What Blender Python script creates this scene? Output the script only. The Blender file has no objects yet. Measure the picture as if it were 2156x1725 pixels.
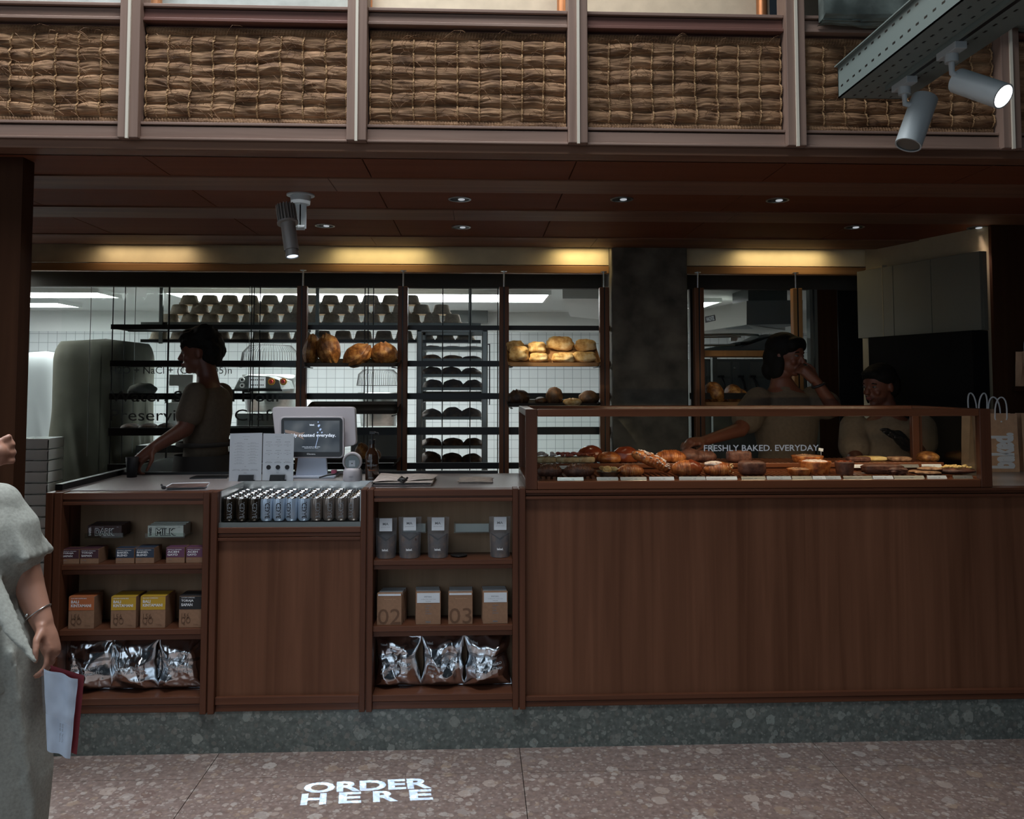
import bpy, bmesh, math, random
from mathutils import Vector, Matrix, noise
R = math.radians; PI = math.pi
random.seed(7)
S = bpy.context.scene; COL = S.collection
# ------------------------------------------------------------------ camera
F_PX, PPX, PPY = 1750.0, 1078.0, 717.0
YAW, PITCH, ROLL = math.asin(73/1753.9), math.asin(.05188/.99913), 0.0
fw = Vector((math.sin(YAW)*math.cos(PITCH), math.cos(YAW)*math.cos(PITCH), math.sin(PITCH)))
rt = Vector((math.cos(YAW), -math.sin(YAW), 0)); up = rt.cross(fw)
EYE = Vector((0, 0, 1.5))
cd = bpy.data.cameras.new('camera'); cam = bpy.data.objects.new('camera', cd); COL.objects.link(cam)
cd.sensor_fit = 'HORIZONTAL'; cd.sensor_width = 36; cd.lens = 36*F_PX/2156; cd.shift_y = -(862.5-PPY)/2156
cd.clip_start = .05; cd.clip_end = 100
cam.matrix_world = Matrix.Translation(EYE) @ Matrix((rt, up, -fw)).transposed().to_4x4()
S.camera = cam
def P(px, py, Y=None, z=None, X=None):
    d = fw*F_PX + rt*(px-PPX) + up*(PPY-py)
    t = (Y-EYE.y)/d.y if Y is not None else ((z-EYE.z)/d.z if z is not None else (X-EYE.x)/d.x)
    return EYE + d*t
def XX(px, py, Y): return P(px, py, Y).x
def ZZ(px, py, Y): return P(px, py, Y).z
# ------------------------------------------------------------------ view and light
S.view_settings.view_transform = 'Standard'; S.view_settings.look = 'None'
S.view_settings.exposure = 0.0; S.view_settings.gamma = 1; S.view_settings.use_curve_mapping = False
W = bpy.data.worlds.new('atrium_air'); S.world = W; W.use_nodes = True
W.node_tree.nodes['Background'].inputs[0].default_value = (.55, .72, .9, 1)
W.node_tree.nodes['Background'].inputs[1].default_value = .018
def area(name, loc, aim, sx, sy, power, col=(1, 1, 1), spread=180):
    l = bpy.data.lights.new(name, 'AREA'); l.shape = 'RECTANGLE'; l.size = sx; l.size_y = sy
    l.energy = power; l.color = col; l.spread = R(spread)
    o = bpy.data.objects.new(name, l); COL.objects.link(o); o.location = loc
    o.rotation_euler = (Vector(aim)-Vector(loc)).to_track_quat('-Z', 'Y').to_euler(); return o
def spot(name, loc, aim, power, angle, blend=.6, col=(1, .8, .5), rad=.03):
    l = bpy.data.lights.new(name, 'SPOT'); l.energy = power; l.spot_size = R(angle); l.spot_blend = blend
    l.color = col; l.shadow_soft_size = rad
    o = bpy.data.objects.new(name, l); COL.objects.link(o); o.location = loc
    o.rotation_euler = (Vector(aim)-Vector(loc)).to_track_quat('-Z', 'Y').to_euler(); return o
area('skylight', (-1.2, 2.3, 5.2), (-1.1, 2.5, 0), 3.6, .7, 122, (.9, .95, 1), 120)
area('front_windows', (-3.0, -4.5, 3.0), (-1.8, 3.5, 1.0), 6.6, 6.0, 44, (.72, .86, 1), 110)
area('left_light', (-3.2, 1.2, 2.0), (-1.2, 2.4, .9), 1.4, 2.0, 3, (.8, .9, 1), 80)  # cool area light from the left, aimed across the foreground
# ------------------------------------------------------------------ materials
def nodes(name):
    m = bpy.data.materials.new(name); m.use_nodes = True
    nt = m.node_tree; return m, nt, nt.nodes['Principled BSDF']
def N(nt, t, **k):
    n = nt.nodes.new(t)
    for a, b in k.items():
        if a.startswith('i_'):
            s = a[2:]; n.inputs[int(s) if s.isdigit() else s.replace('_', ' ')].default_value = b
        else: setattr(n, a, b)
    return n
def ramp(nt, fac, stops):
    r = nt.nodes.new('ShaderNodeValToRGB'); e = r.color_ramp.elements
    while len(e) > 1: e.remove(e[-1])
    e[0].position = stops[0][0]; e[0].color = (*stops[0][1], 1)
    for p, c in stops[1:]:
        q = e.new(p); q.color = (*c, 1)
    nt.links.new(fac, r.inputs[0]); return r.outputs[0]
def coords(nt, scale=(1, 1, 1)):
    tc = nt.nodes.new('ShaderNodeTexCoord'); mp = nt.nodes.new('ShaderNodeMapping')
    nt.links.new(tc.outputs['Object'], mp.inputs[0]); mp.inputs['Scale'].default_value = scale
    return mp.outputs[0]
def bump(nt, b, h, strength, dist):
    n = N(nt, 'ShaderNodeBump'); n.inputs['Strength'].default_value = strength; n.inputs['Distance'].default_value = dist
    nt.links.new(h, n.inputs['Height']); nt.links.new(n.outputs[0], b.inputs['Normal'])
def mat(name, col, rough=.5, metal=0, var=0, sc=20, bmp=0, spec=.5, emit=0, ecol=None, stretch=(1, 1, 1)):
    m, nt, b = nodes(name)
    b.inputs['Base Color'].default_value = (*col, 1); b.inputs['Roughness'].default_value = rough
    b.inputs['Metallic'].default_value = metal; b.inputs['Specular IOR Level'].default_value = spec
    if emit:
        b.inputs['Emission Color'].default_value = (*(ecol or col), 1); b.inputs['Emission Strength'].default_value = emit
    if var or bmp:
        v = coords(nt, stretch); n = N(nt, 'ShaderNodeTexNoise'); n.inputs['Scale'].default_value = sc; n.inputs['Detail'].default_value = 5
        nt.links.new(v, n.inputs['Vector'])
        if var:
            c = ramp(nt, n.outputs[0], [(.3, tuple(x*(1-var) for x in col)), (.7, tuple(min(1, x*(1+var)) for x in col))])
            nt.links.new(c, b.inputs['Base Color'])
        if bmp: bump(nt, b, n.outputs[0], .6, bmp)
    return m
def wood(name, c1, c2, rough=.4, axis='x', sc=9, bm=.0006, coat=0):
    m, nt, b = nodes(name)
    st = {'x': (.12, 3, 3), 'z': (3, 3, .12), 'y': (3, .12, 3)}[axis]
    v = coords(nt, st)
    n = N(nt, 'ShaderNodeTexNoise'); n.inputs['Scale'].default_value = sc; n.inputs['Detail'].default_value = 7; n.inputs['Distortion'].default_value = .6
    nt.links.new(v, n.inputs['Vector'])
    v2 = coords(nt, tuple(x*.35 for x in st)); n2 = N(nt, 'ShaderNodeTexNoise'); n2.inputs['Scale'].default_value = sc*.6; n2.inputs['Detail'].default_value = 3
    nt.links.new(v2, n2.inputs['Vector'])
    mx = N(nt, 'ShaderNodeMath', operation='ADD'); nt.links.new(n.outputs[0], mx.inputs[0]); nt.links.new(n2.outputs[0], mx.inputs[1])
    dv = N(nt, 'ShaderNodeMath', operation='MULTIPLY'); dv.inputs[1].default_value = .5; nt.links.new(mx.outputs[0], dv.inputs[0])
    mid = tuple((a+b_)/2 for a, b_ in zip(c1, c2))
    nt.links.new(ramp(nt, dv.outputs[0], [(.36, c1), (.5, mid), (.64, c2)]), b.inputs['Base Color'])
    b.inputs['Specular IOR Level'].default_value = .25
    b.inputs['Roughness'].default_value = rough; b.inputs['Coat Weight'].default_value = coat; b.inputs['Coat Roughness'].default_value = .2
    bump(nt, b, n.outputs[0], .5, bm)
    return m
def glass(name, tint=(.985, .995, .99), refl=.015, rough=.01, mxr=.12):
    m, nt, b = nodes(name); nt.nodes.remove(b)
    t = N(nt, 'ShaderNodeBsdfTransparent'); t.inputs[0].default_value = (*tint, 1)
    g = N(nt, 'ShaderNodeBsdfGlossy'); g.inputs['Roughness'].default_value = rough
    lw = N(nt, 'ShaderNodeLayerWeight'); lw.inputs[0].default_value = .25
    mr = N(nt, 'ShaderNodeMapRange'); mr.inputs['To Min'].default_value = refl; mr.inputs['To Max'].default_value = mxr
    nt.links.new(lw.outputs['Fresnel'], mr.inputs[0])
    mx = N(nt, 'ShaderNodeMixShader'); nt.links.new(mr.outputs[0], mx.inputs[0]); nt.links.new(t.outputs[0], mx.inputs[1]); nt.links.new(g.outputs[0], mx.inputs[2])
    nt.links.new(mx.outputs[0], nt.nodes['Material Output'].inputs[0]); return m
def terrazzo(name, base, base2, chips, rough=.35, sc=1.0):
    m, nt, b = nodes(name); v = coords(nt)
    n = N(nt, 'ShaderNodeTexNoise'); n.inputs['Scale'].default_value = 45*sc; n.inputs['Detail'].default_value = 6; nt.links.new(v, n.inputs['Vector'])
    col = ramp(nt, n.outputs[0], [(.35, base), (.68, base2)])
    wn = N(nt, 'ShaderNodeTexNoise'); wn.inputs['Scale'].default_value = 40*sc; nt.links.new(v, wn.inputs['Vector'])
    wv = N(nt, 'ShaderNodeMixRGB'); wv.inputs[0].default_value = .018; nt.links.new(v, wv.inputs[1]); nt.links.new(wn.outputs[1], wv.inputs[2])
    for k, (s, thr, lo) in enumerate(((13, .36, .5), (30, .40, .38), (70, .42, .3))):
        vo = N(nt, 'ShaderNodeTexVoronoi'); vo.inputs['Scale'].default_value = s*sc; vo.inputs['Randomness'].default_value = 1
        nt.links.new(wv.outputs[0], vo.inputs['Vector'])
        sep = N(nt, 'ShaderNodeSeparateColor'); nt.links.new(vo.outputs['Color'], sep.inputs[0])
        lt = N(nt, 'ShaderNodeMath', operation='LESS_THAN'); lt.inputs[1].default_value = thr; nt.links.new(vo.outputs['Distance'], lt.inputs[0])
        gt = N(nt, 'ShaderNodeMath', operation='GREATER_THAN'); gt.inputs[1].default_value = lo; nt.links.new(sep.outputs[0], gt.inputs[0])
        mu = N(nt, 'ShaderNodeMath', operation='MULTIPLY'); nt.links.new(lt.outputs[0], mu.inputs[0]); nt.links.new(gt.outputs[0], mu.inputs[1])
        m3 = N(nt, 'ShaderNodeMath', operation='MULTIPLY'); m3.inputs[1].default_value = (.7, .55, .45)[k]; nt.links.new(mu.outputs[0], m3.inputs[0])
        cc = ramp(nt, sep.outputs[1], [(i/(len(chips)-1), c) for i, c in enumerate(chips)])
        mx = N(nt, 'ShaderNodeMixRGB'); nt.links.new(m3.outputs[0], mx.inputs[0]); nt.links.new(col, mx.inputs[1]); nt.links.new(cc, mx.inputs[2]); col = mx.outputs[0]
    nt.links.new(col, b.inputs['Base Color']); b.inputs['Roughness'].default_value = rough
    return m
def tiles(name, col, grout, size, rough=.2):
    m, nt, b = nodes(name); tc = nt.nodes.new('ShaderNodeTexCoord')
    sp = N(nt, 'ShaderNodeSeparateXYZ'); nt.links.new(tc.outputs['Object'], sp.inputs[0])
    ad = N(nt, 'ShaderNodeMath', operation='ADD'); nt.links.new(sp.outputs[0], ad.inputs[0]); nt.links.new(sp.outputs[1], ad.inputs[1])
    cb = N(nt, 'ShaderNodeCombineXYZ'); nt.links.new(ad.outputs[0], cb.inputs[0]); nt.links.new(sp.outputs[2], cb.inputs[1])
    br = N(nt, 'ShaderNodeTexBrick'); br.offset = 0; br.inputs['Scale'].default_value = 1; br.inputs['Mortar Size'].default_value = .0022
    br.inputs['Brick Width'].default_value = size; br.inputs['Row Height'].default_value = size; br.inputs['Mortar Smooth'].default_value = .1
    br.inputs['Color1'].default_value = (*col, 1); br.inputs['Color2'].default_value = (*[c*.96 for c in col], 1); br.inputs['Mortar'].default_value = (*grout, 1)
    nt.links.new(cb.outputs[0], br.inputs['Vector']); nt.links.new(br.outputs[0], b.inputs['Base Color']); b.inputs['Roughness'].default_value = rough
    return m
M = {}
M['counter_x'] = wood('stained_wood_rails', (.077, .027, .014), (.145, .054, .028), .36, 'x', coat=.12)
M['counter_z'] = wood('stained_wood_stiles', (.077, .027, .014), (.145, .054, .028), .38, 'z', coat=.08)
M['case_wood'] = wood('polished_case_wood', (.12, .04, .018), (.21, .075, .034), .28, 'x', coat=.5)
M['ply'] = wood('stained_plywood', (.115, .045, .022), (.197, .083, .044), .5, 'z', sc=9)
M['ply_back'] = wood('plywood_back', (.26, .17, .1), (.36, .24, .15), .6, 'z')
M['balcony'] = wood('weathered_balcony_wood', (.2, .125, .095), (.37, .25, .195), .55, 'x')
M['balcony_z'] = wood('weathered_balcony_posts', (.2, .125, .095), (.34, .23, .18), .55, 'z')
M['balcony_red'] = wood('red_brown_rail', (.15, .07, .055), (.23, .11, .085), .5, 'x')
M['ceil'] = wood('ceiling_panels', (.13, .042, .019), (.17, .058, .027), .75, 'x', sc=4)
M['ceil'].node_tree.nodes['Principled BSDF'].inputs['Specular IOR Level'].default_value = .12
M['beam'] = wood('ceiling_battens', (.13, .062, .038), (.22, .11, .065), .6, 'x')
M['band'] = wood('oak_band', (.3, .15, .06), (.48, .26, .11), .45, 'x')
M['post'] = wood('rack_posts', (.11, .045, .022), (.19, .08, .038), .4, 'z')
M['post_in'] = wood('rack_post_core', (.42, .2, .07), (.55, .28, .1), .4, 'z')
M['pillar'] = wood('dark_pillar_wood', (.034, .013, .006), (.055, .022, .01), .8, 'z')
M['pillar'].node_tree.nodes['Principled BSDF'].inputs['Specular IOR Level'].default_value = .1
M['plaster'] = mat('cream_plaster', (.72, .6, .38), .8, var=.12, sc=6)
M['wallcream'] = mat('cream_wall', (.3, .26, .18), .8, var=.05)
M['white'] = mat('white_paint', (.72, .75, .74), .6)
M['kceil'] = mat('kitchen_ceiling_paint', (.6, .63, .62), .7)
M['dark'] = mat('dark_header', (.05, .045, .035), .7)
M['black'] = mat('black_steel', (.018, .018, .018), .4, .3)
M['blackplastic'] = mat('black_plastic', (.015, .015, .016), .35)
M['matblack'] = mat('matt_black_shade', (.008, .008, .008), .9, spec=.1)
M['concrete'] = mat('raw_concrete', (.11, .095, .072), .85, var=.5, sc=7, bmp=.004)
M['greyconc'] = mat('grey_concrete', (.16, .19, .17), .85, var=.5, sc=9, bmp=.01)
M['steel'] = mat('brushed_steel', (.55, .57, .56), .28, 1, var=.1, sc=60, stretch=(.1, 1, 1))
M['alu'] = mat('aluminium', (.6, .62, .6), .3, .9)
M['rackalu'] = mat('rack_aluminium', (.3, .31, .3), .35, .8)
M['dull'] = mat('dull_metal', (.22, .24, .23), .45, .7)
M['tray_black'] = mat('blackened_tray', (.03, .025, .02), .45, .4)
M['traygrey'] = mat('powder_coated_grey', (.2, .25, .235), .5)
M['lampgrey'] = mat('pale_grey_lamp', (.5, .55, .56), .45)
M['lampdark'] = mat('grey_lamp_housing', (.3, .28, .26), .4, .3)
M['glass'] = glass('clear_glass', refl=.004, mxr=.04); M['sideglass'] = glass('side_screen_glass', refl=.0, mxr=.012); M['caseglass'] = glass('case_glass', (.95, .97, .96), .006, mxr=.1)
M['acrylic'] = glass('acrylic', (.9, .93, .91), .08, .08, .3)
M['pouch'] = glass('cellophane', (.72, .74, .76), .2, .2, .3)
def film():
    m, nt, b = nodes('hazy_film'); b.inputs['Base Color'].default_value = (.6, .63, .68, 1); b.inputs['Roughness'].default_value = .25
    t = N(nt, 'ShaderNodeBsdfTransparent'); mx = N(nt, 'ShaderNodeMixShader'); mx.inputs[0].default_value = .13
    nt.links.new(t.outputs[0], mx.inputs[1]); nt.links.new(b.outputs[0], mx.inputs[2]); nt.links.new(mx.outputs[0], nt.nodes['Material Output'].inputs[0]); return m
M['pouch'] = film()
M['floor'] = terrazzo('pink_brown_terrazzo', (.17, .125, .108), (.27, .2, .175), [(.42, .34, .29), (.5, .46, .42), (.16, .1, .085), (.36, .27, .2)], .38)
M['plinth'] = terrazzo('grey_green_terrazzo', (.085, .1, .092), (.15, .17, .155), [(.3, .34, .31), (.22, .2, .17), (.09, .1, .095), (.34, .36, .32)], .4, 1.2)
M['top'] = mat('pale_stone_worktop', (.34, .305, .295), .3, var=.12, sc=120)
M['tile'] = tiles('white_tiles', (.6, .64, .65), (.26, .29, .3), .0915)
M['cover'] = mat('olive_grey_cover', (.085, .085, .062), .85, var=.15, sc=8, bmp=.004)
M['coverw'] = mat('white_cover', (.3, .33, .33), .85)
M['linen'] = mat('grey_linen', (.36, .37, .33), .9, var=.14, sc=140, bmp=.0012)
M['tee'] = mat('oatmeal_tee', (.12, .09, .062), .9, var=.1, sc=60)
M['tee2'] = mat('cream_tee', (.2, .15, .105), .9, var=.1, sc=60)
M['apron'] = mat('charcoal_apron', (.035, .03, .026), .85)
M['skin'] = mat('skin', (.4, .2, .135), .5); M['skin2'] = mat('tan_skin', (.15, .052, .03), .5)
M['hair'] = mat('black_hair', (.008, .007, .006), .7, bmp=.004, sc=60, spec=.15)
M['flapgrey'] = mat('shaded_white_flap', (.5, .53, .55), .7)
M['glove'] = mat('black_glove', (.01, .01, .012), .4)
M['eyew'] = mat('eye_white', (.2, .17, .15), .8, spec=.05); M['lip'] = mat('lip', (.26, .07, .055), .45)
M['kraft'] = mat('kraft_paper', (.3, .165, .095), .8, var=.1, sc=80)
M['kraft2'] = mat('kraft_bag_paper', (.55, .34, .21), .8, var=.1, sc=30)
M['paper'] = mat('white_paper', (.72, .76, .8), .7)
M['paperb'] = mat('cream_paper', (.62, .55, .5), .8, var=.2, sc=40)
M['ink'] = mat('black_ink', (.015, .015, .018), .6); M['inkg'] = mat('grey_ink', (.2, .22, .24), .6)
M['inkw'] = mat('white_ink', (.8, .82, .84), .6); M['inkk'] = mat('tone_on_tone_ink', (.15, .075, .04), .7)
M['inkd'] = mat('dark_vinyl', (.05, .055, .05), .6)
M['orange'] = mat('orange_label', (.48, .14, .045), .6); M['yellow'] = mat('yellow_label', (.55, .33, .025), .6)
M['plum'] = mat('dark_plum_label', (.06, .018, .028), .6); M['navy'] = mat('navy_label', (.025, .04, .07), .6)
M['violet'] = mat('violet_label', (.13, .045, .095), .6); M['choco'] = mat('dark_brown_card', (.05, .022, .02), .5)
M['mint'] = mat('pale_mint_card', (.6, .68, .62), .5)
M['foil'] = mat('silver_foil', (.84, .88, .92), .2, 1, var=0, sc=14, bmp=.003)
M['foild'] = mat('grey_foil_band', (.4, .43, .46), .28, 1, sc=22, bmp=.004)
M['cand'] = mat('dark_brown_can', (.04, .03, .02), .14, .6); M['canw'] = mat('pale_blue_can', (.4, .5, .62), .2, .3)
M['canm'] = mat('grey_brown_can', (.2, .17, .15), .15, .5); M['canlid'] = mat('can_lid', (.75, .76, .76), .18, 1)
M['shell'] = mat('pos_shell', (.62, .58, .6), .4); M['shelly'] = mat('pos_stand', (.5, .56, .66), .45)
M['amber'] = mat('amber_bottle', (.035, .014, .006), .08, 0, spec=.8)
M['red'] = mat('red_plastic', (.6, .06, .05), .4); M['pink'] = mat('pink_plastic', (.6, .12, .2), .5)
M['copper'] = mat('copper_post', (.55, .24, .11), .35, .6)
M['brass'] = mat('pale_inlay_strip', (.75, .68, .56), .4)
M['ban'] = mat('pulp_basket', (.42, .35, .27), .9, var=.15, sc=60)
M['slate'] = mat('grey_machine', (.14, .155, .15), .4)
def breadmat(name, a, b_, c, sc=18, rough=.6, bm=.004):
    m, nt, b = nodes(name); v = coords(nt)
    n = N(nt, 'ShaderNodeTexNoise'); n.inputs['Scale'].default_value = sc; n.inputs['Detail'].default_value = 8; n.inputs['Roughness'].default_value = .65; nt.links.new(v, n.inputs['Vector'])
    nt.links.new(ramp(nt, n.outputs[0], [(.34, a), (.5, b_), (.66, c)]), b.inputs['Base Color'])
    b.inputs['Roughness'].default_value = rough; bump(nt, b, n.outputs[0], .7, bm); return m
M['crust'] = breadmat('dark_crust', (.06, .018, .005), (.26, .1, .025), (.58, .32, .1), 22, .4, .008)
M['ciab'] = breadmat('floured_crust', (.36, .16, .04), (.66, .43, .17), (.8, .66, .42), 16, .7, .008)
M['burnt'] = breadmat('very_dark_crust', (.02, .01, .006), (.06, .028, .014), (.14, .07, .03), 20)
M['crois'] = breadmat('croissant_crust', (.1, .022, .006), (.32, .09, .022), (.6, .24, .07), 30, .32)
M['cocoa'] = breadmat('cocoa_dough', (.05, .018, .012), (.1, .038, .025), (.17, .07, .045), 40, .5)
M['sugar'] = breadmat('icing_sugar', (.35, .22, .18), (.6, .52, .5), (.78, .74, .74), 60, .8)
M['glaze'] = breadmat('dark_glaze', (.12, .02, .008), (.2, .04, .015), (.32, .09, .03), 12, .2)
M['cake'] = breadmat('yellow_cake', (.6, .38, .12), (.75, .55, .22), (.85, .68, .32), 25, .5)
M['cookie'] = breadmat('cookie_dough', (.12, .05, .025), (.33, .18, .1), (.5, .33, .2), 50, .7)
M['toast'] = breadmat('sandwich_bread', (.35, .2, .09), (.52, .38, .2), (.6, .5, .32), 40, .8)
M['seagrass'] = None
def seagrass():
    m, nt, b = nodes('seagrass_fibre')
    v = coords(nt, (14, 14, 260)); n = N(nt, 'ShaderNodeTexNoise'); n.inputs['Scale'].default_value = 1; n.inputs['Detail'].default_value = 6; n.inputs['Distortion'].default_value = 1.2; nt.links.new(v, n.inputs['Vector'])
    v2 = coords(nt, (9, 9, 18)); n2 = N(nt, 'ShaderNodeTexNoise'); n2.inputs['Scale'].default_value = 1; n2.inputs['Detail'].default_value = 2; nt.links.new(v2, n2.inputs['Vector'])
    ad = N(nt, 'ShaderNodeMath', operation='ADD'); nt.links.new(n.outputs[0], ad.inputs[0]); nt.links.new(n2.outputs[0], ad.inputs[1])
    hf = N(nt, 'ShaderNodeMath', operation='MULTIPLY'); hf.inputs[1].default_value = .5; nt.links.new(ad.outputs[0], hf.inputs[0])
    nt.links.new(ramp(nt, hf.outputs[0], [(.36, (.12, .055, .024)), (.5, (.3, .16, .075)), (.64, (.5, .29, .15))]), b.inputs['Base Color'])
    b.inputs['Roughness'].default_value = .75; bump(nt, b, n.outputs[0], 1, .006); return m
M['seagrass'] = seagrass()
M['cord'] = mat('seagrass_cord', (.45, .27, .13), .8, var=.3, sc=200)
def emis(name, col, s):
    m, nt, b = nodes(name); nt.nodes.remove(b); e = N(nt, 'ShaderNodeEmission'); e.inputs[0].default_value = (*col, 1); e.inputs[1].default_value = s
    nt.links.new(e.outputs[0], nt.nodes['Material Output'].inputs[0]); return m
M['lamp'] = emis('kitchen_light_panel', (.96, 1, 1), 18)
M['lampw'] = emis('lamp_lens', (1, .98, .97), 9); M['bulb'] = emis('downlight_glint', (.8, .85, .9), .5)
def lens():
    m, nt, b = nodes('projector_lens'); nt.nodes.remove(b)
    e = N(nt, 'ShaderNodeEmission'); e.inputs[0].default_value = (.7, .85, 1, 1); e.inputs[1].default_value = .9
    t = N(nt, 'ShaderNodeBsdfTransparent'); a = N(nt, 'ShaderNodeAddShader'); nt.links.new(e.outputs[0], a.inputs[0]); nt.links.new(t.outputs[0], a.inputs[1])
    nt.links.new(a.outputs[0], nt.nodes['Material Output'].inputs[0]); return m
M['lens'] = lens()
# ------------------------------------------------------------------ geometry helpers
MW = {}
def basis(d):
    d = Vector(d).normalized(); a = Vector((0, 0, 1)) if abs(d.z) < .9 else Vector((1, 0, 0))
    u = d.cross(a).normalized(); return u, u.cross(d).normalized() * -1, d
class MB:
    def __init__(s): s.v = []; s.f = []; s.m = []; s.sm = []
    def add(s, vs, fs, mi=0, sm=False):
        n = len(s.v); s.v += [Vector(v) for v in vs]; s.f += [tuple(i+n for i in f) for f in fs]; s.m += [mi]*len(fs); s.sm += [sm]*len(fs); return s
    def box(s, x0, x1, y0, y1, z0, z1, mi=0):
        v = [(x, y, z) for z in (z0, z1) for y in (y0, y1) for x in (x0, x1)]
        return s.add(v, [(0, 2, 3, 1), (4, 5, 7, 6), (0, 1, 5, 4), (2, 6, 7, 3), (0, 4, 6, 2), (1, 3, 7, 5)], mi)
    def obox(s, c, u, v, w, mi=0):   # centre and three half-axis vectors
        c, u, v, w = map(Vector, (c, u, v, w))
        vs = [c+u*a+v*b+w*d for d in (-1, 1) for b in (-1, 1) for a in (-1, 1)]
        return s.add(vs, [(0, 2, 3, 1), (4, 5, 7, 6), (0, 1, 5, 4), (2, 6, 7, 3), (0, 4, 6, 2), (1, 3, 7, 5)], mi)
    def bar(s, p, q, w, h, mi=0):
        p, q = Vector(p), Vector(q); u, v, d = basis(q-p); return s.obox((p+q)/2, u*w/2, v*h/2, (q-p)/2, mi)
    def cyl(s, p0, p1, r0, r1=None, n=16, mi=0, caps=True):
        r1 = r0 if r1 is None else r1; p0, p1 = Vector(p0), Vector(p1); u, v, d = basis(p1-p0)
        vs = [p+(u*math.cos(2*PI*i/n)+v*math.sin(2*PI*i/n))*r for p, r in ((p0, r0), (p1, r1)) for i in range(n)]
        s.add(vs, [(i, (i+1) % n, n+(i+1) % n, n+i) for i in range(n)], mi, True)
        if caps: s.add(vs[:n], [tuple(range(n))[::-1]], mi); s.add(vs[n:], [tuple(range(n))], mi)
        return s
    def ring(s, p0, p1, ro, ri, n=24, mi=0):
        p0, p1 = Vector(p0), Vector(p1); u, v, d = basis(p1-p0)
        vs = [p+(u*math.cos(2*PI*i/n)+v*math.sin(2*PI*i/n))*r for p, r in ((p0, ro), (p1, ro), (p1, ri), (p0, ri)) for i in range(n)]
        return s.add(vs, [(k*n+i, k*n+(i+1) % n, (k+1) % 4*n+(i+1) % n, (k+1) % 4*n+i) for k in range(4) for i in range(n)], mi, False)
    def tube(s, pts, r, n=8, mi=0):
        pts = [Vector(p) for p in pts]; rs = r if isinstance(r, (list, tuple)) else [r]*len(pts); vs = []; pu = None
        for i, p in enumerate(pts):
            d = (pts[min(i+1, len(pts)-1)]-pts[max(i-1, 0)]).normalized()
            if pu is None: u, _, _ = basis(d)
            else: u = (pu-d*pu.dot(d)).normalized()
            pu = u; w = d.cross(u)
            vs += [p+(u*math.cos(2*PI*k/n)+w*math.sin(2*PI*k/n))*rs[i] for k in range(n)]
        L = len(pts)
        s.add(vs, [(i*n+k, i*n+(k+1) % n, (i+1)*n+(k+1) % n, (i+1)*n+k) for i in range(L-1) for k in range(n)], mi, True)
        s.add(vs[:n], [tuple(range(n))[::-1]], mi); s.add(vs[-n:], [tuple(range(n))], mi); return s
    def ball(s, c, r, nu=16, nv=10, mi=0, rot=None, fn=None):
        c = Vector(c); r = (r, r, r) if not hasattr(r, '__len__') else r; vs = []
        for j in range(nv+1):
            t = PI*j/nv
            for i in range(nu):
                a = 2*PI*i/nu; p = Vector((math.sin(t)*math.cos(a), math.sin(t)*math.sin(a), math.cos(t)))
                if fn: p = p*fn(p)
                p = Vector((p.x*r[0], p.y*r[1], p.z*r[2]))
                if rot: p = rot @ p
                vs.append(c+p)
        return s.add(vs, [(j*nu+i, (j+1)*nu+i, (j+1)*nu+(i+1) % nu, j*nu+(i+1) % nu) for j in range(nv) for i in range(nu)], mi, True)
    def lathe(s, prof, c=(0, 0, 0), n=24, mi=0, sm=True, ax=None):
        c = Vector(c); u, v, d = ((Vector((1, 0, 0)), Vector((0, 1, 0)), Vector((0, 0, 1))) if ax is None else basis(ax))
        vs = [c+(u*math.cos(2*PI*i/n)+v*math.sin(2*PI*i/n))*r+d*z for r, z in prof for i in range(n)]
        return s.add(vs, [(k*n+i, k*n+(i+1) % n, (k+1)*n+(i+1) % n, (k+1)*n+i) for k in range(len(prof)-1) for i in range(n)], mi, sm)
    def grid(s, fn, nu, nv, mi=0, sm=True):
        vs = [fn(i/nu, j/nv) for j in range(nv+1) for i in range(nu+1)]
        return s.add(vs, [(j*(nu+1)+i, j*(nu+1)+i+1, (j+1)*(nu+1)+i+1, (j+1)*(nu+1)+i) for j in range(nv) for i in range(nu)], mi, sm)
    def prism(s, poly, d, mi=0):
        n = len(poly); d = Vector(d); a = [Vector(p) for p in poly]
        return s.add(a+[p+d for p in a], [tuple(range(n))[::-1], tuple(range(n, 2*n))]+[(i, (i+1) % n, n+(i+1) % n, n+i) for i in range(n)], mi)
    def limb(s, pts, rs, n=14):
        for i, (p, r) in enumerate(zip(pts, rs)):
            s.ball(p, r*1.0, 12, 8)
            if i: s.cyl(pts[i-1], p, rs[i-1], r, n)
        return s
    def text(s, body, o, rt_, up_, w, h, mi=0, bold=0, mapf=None):
        vs, fs = glyphs(body, bold); o, rt_, up_ = Vector(o), Vector(rt_), Vector(up_)
        return s.add([(mapf(x, y) if mapf else o+rt_*(x*w)+up_*(y*h)) for x, y in vs], fs, mi)
    def build(s, name, mats, parent=None, local=False, bevel=0, mods=None, kind=None):
        me = bpy.data.meshes.new(name)
        vs = s.v
        if parent is not None and not local:
            inv = MW.get(parent, Matrix()).inverted(); vs = [inv @ v for v in s.v]
        me.from_pydata([tuple(v) for v in vs], [], s.f)
        for m in (mats if isinstance(mats, (list, tuple)) else [mats]): me.materials.append(M[m] if isinstance(m, str) else m)
        me.polygons.foreach_set('material_index', s.m); me.polygons.foreach_set('use_smooth', s.sm); me.update()
        o = bpy.data.objects.new(name, me); COL.objects.link(o)
        if parent is not None: o.parent = parent; MW[o] = MW.get(parent, Matrix())
        else: MW[o] = Matrix()
        if bevel:
            b = o.modifiers.new('bevel', 'BEVEL'); b.width = bevel; b.segments = 2; b.limit_method = 'ANGLE'; b.angle_limit = R(50)
        if kind: o['kind'] = kind
        return o
GC = {}
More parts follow.
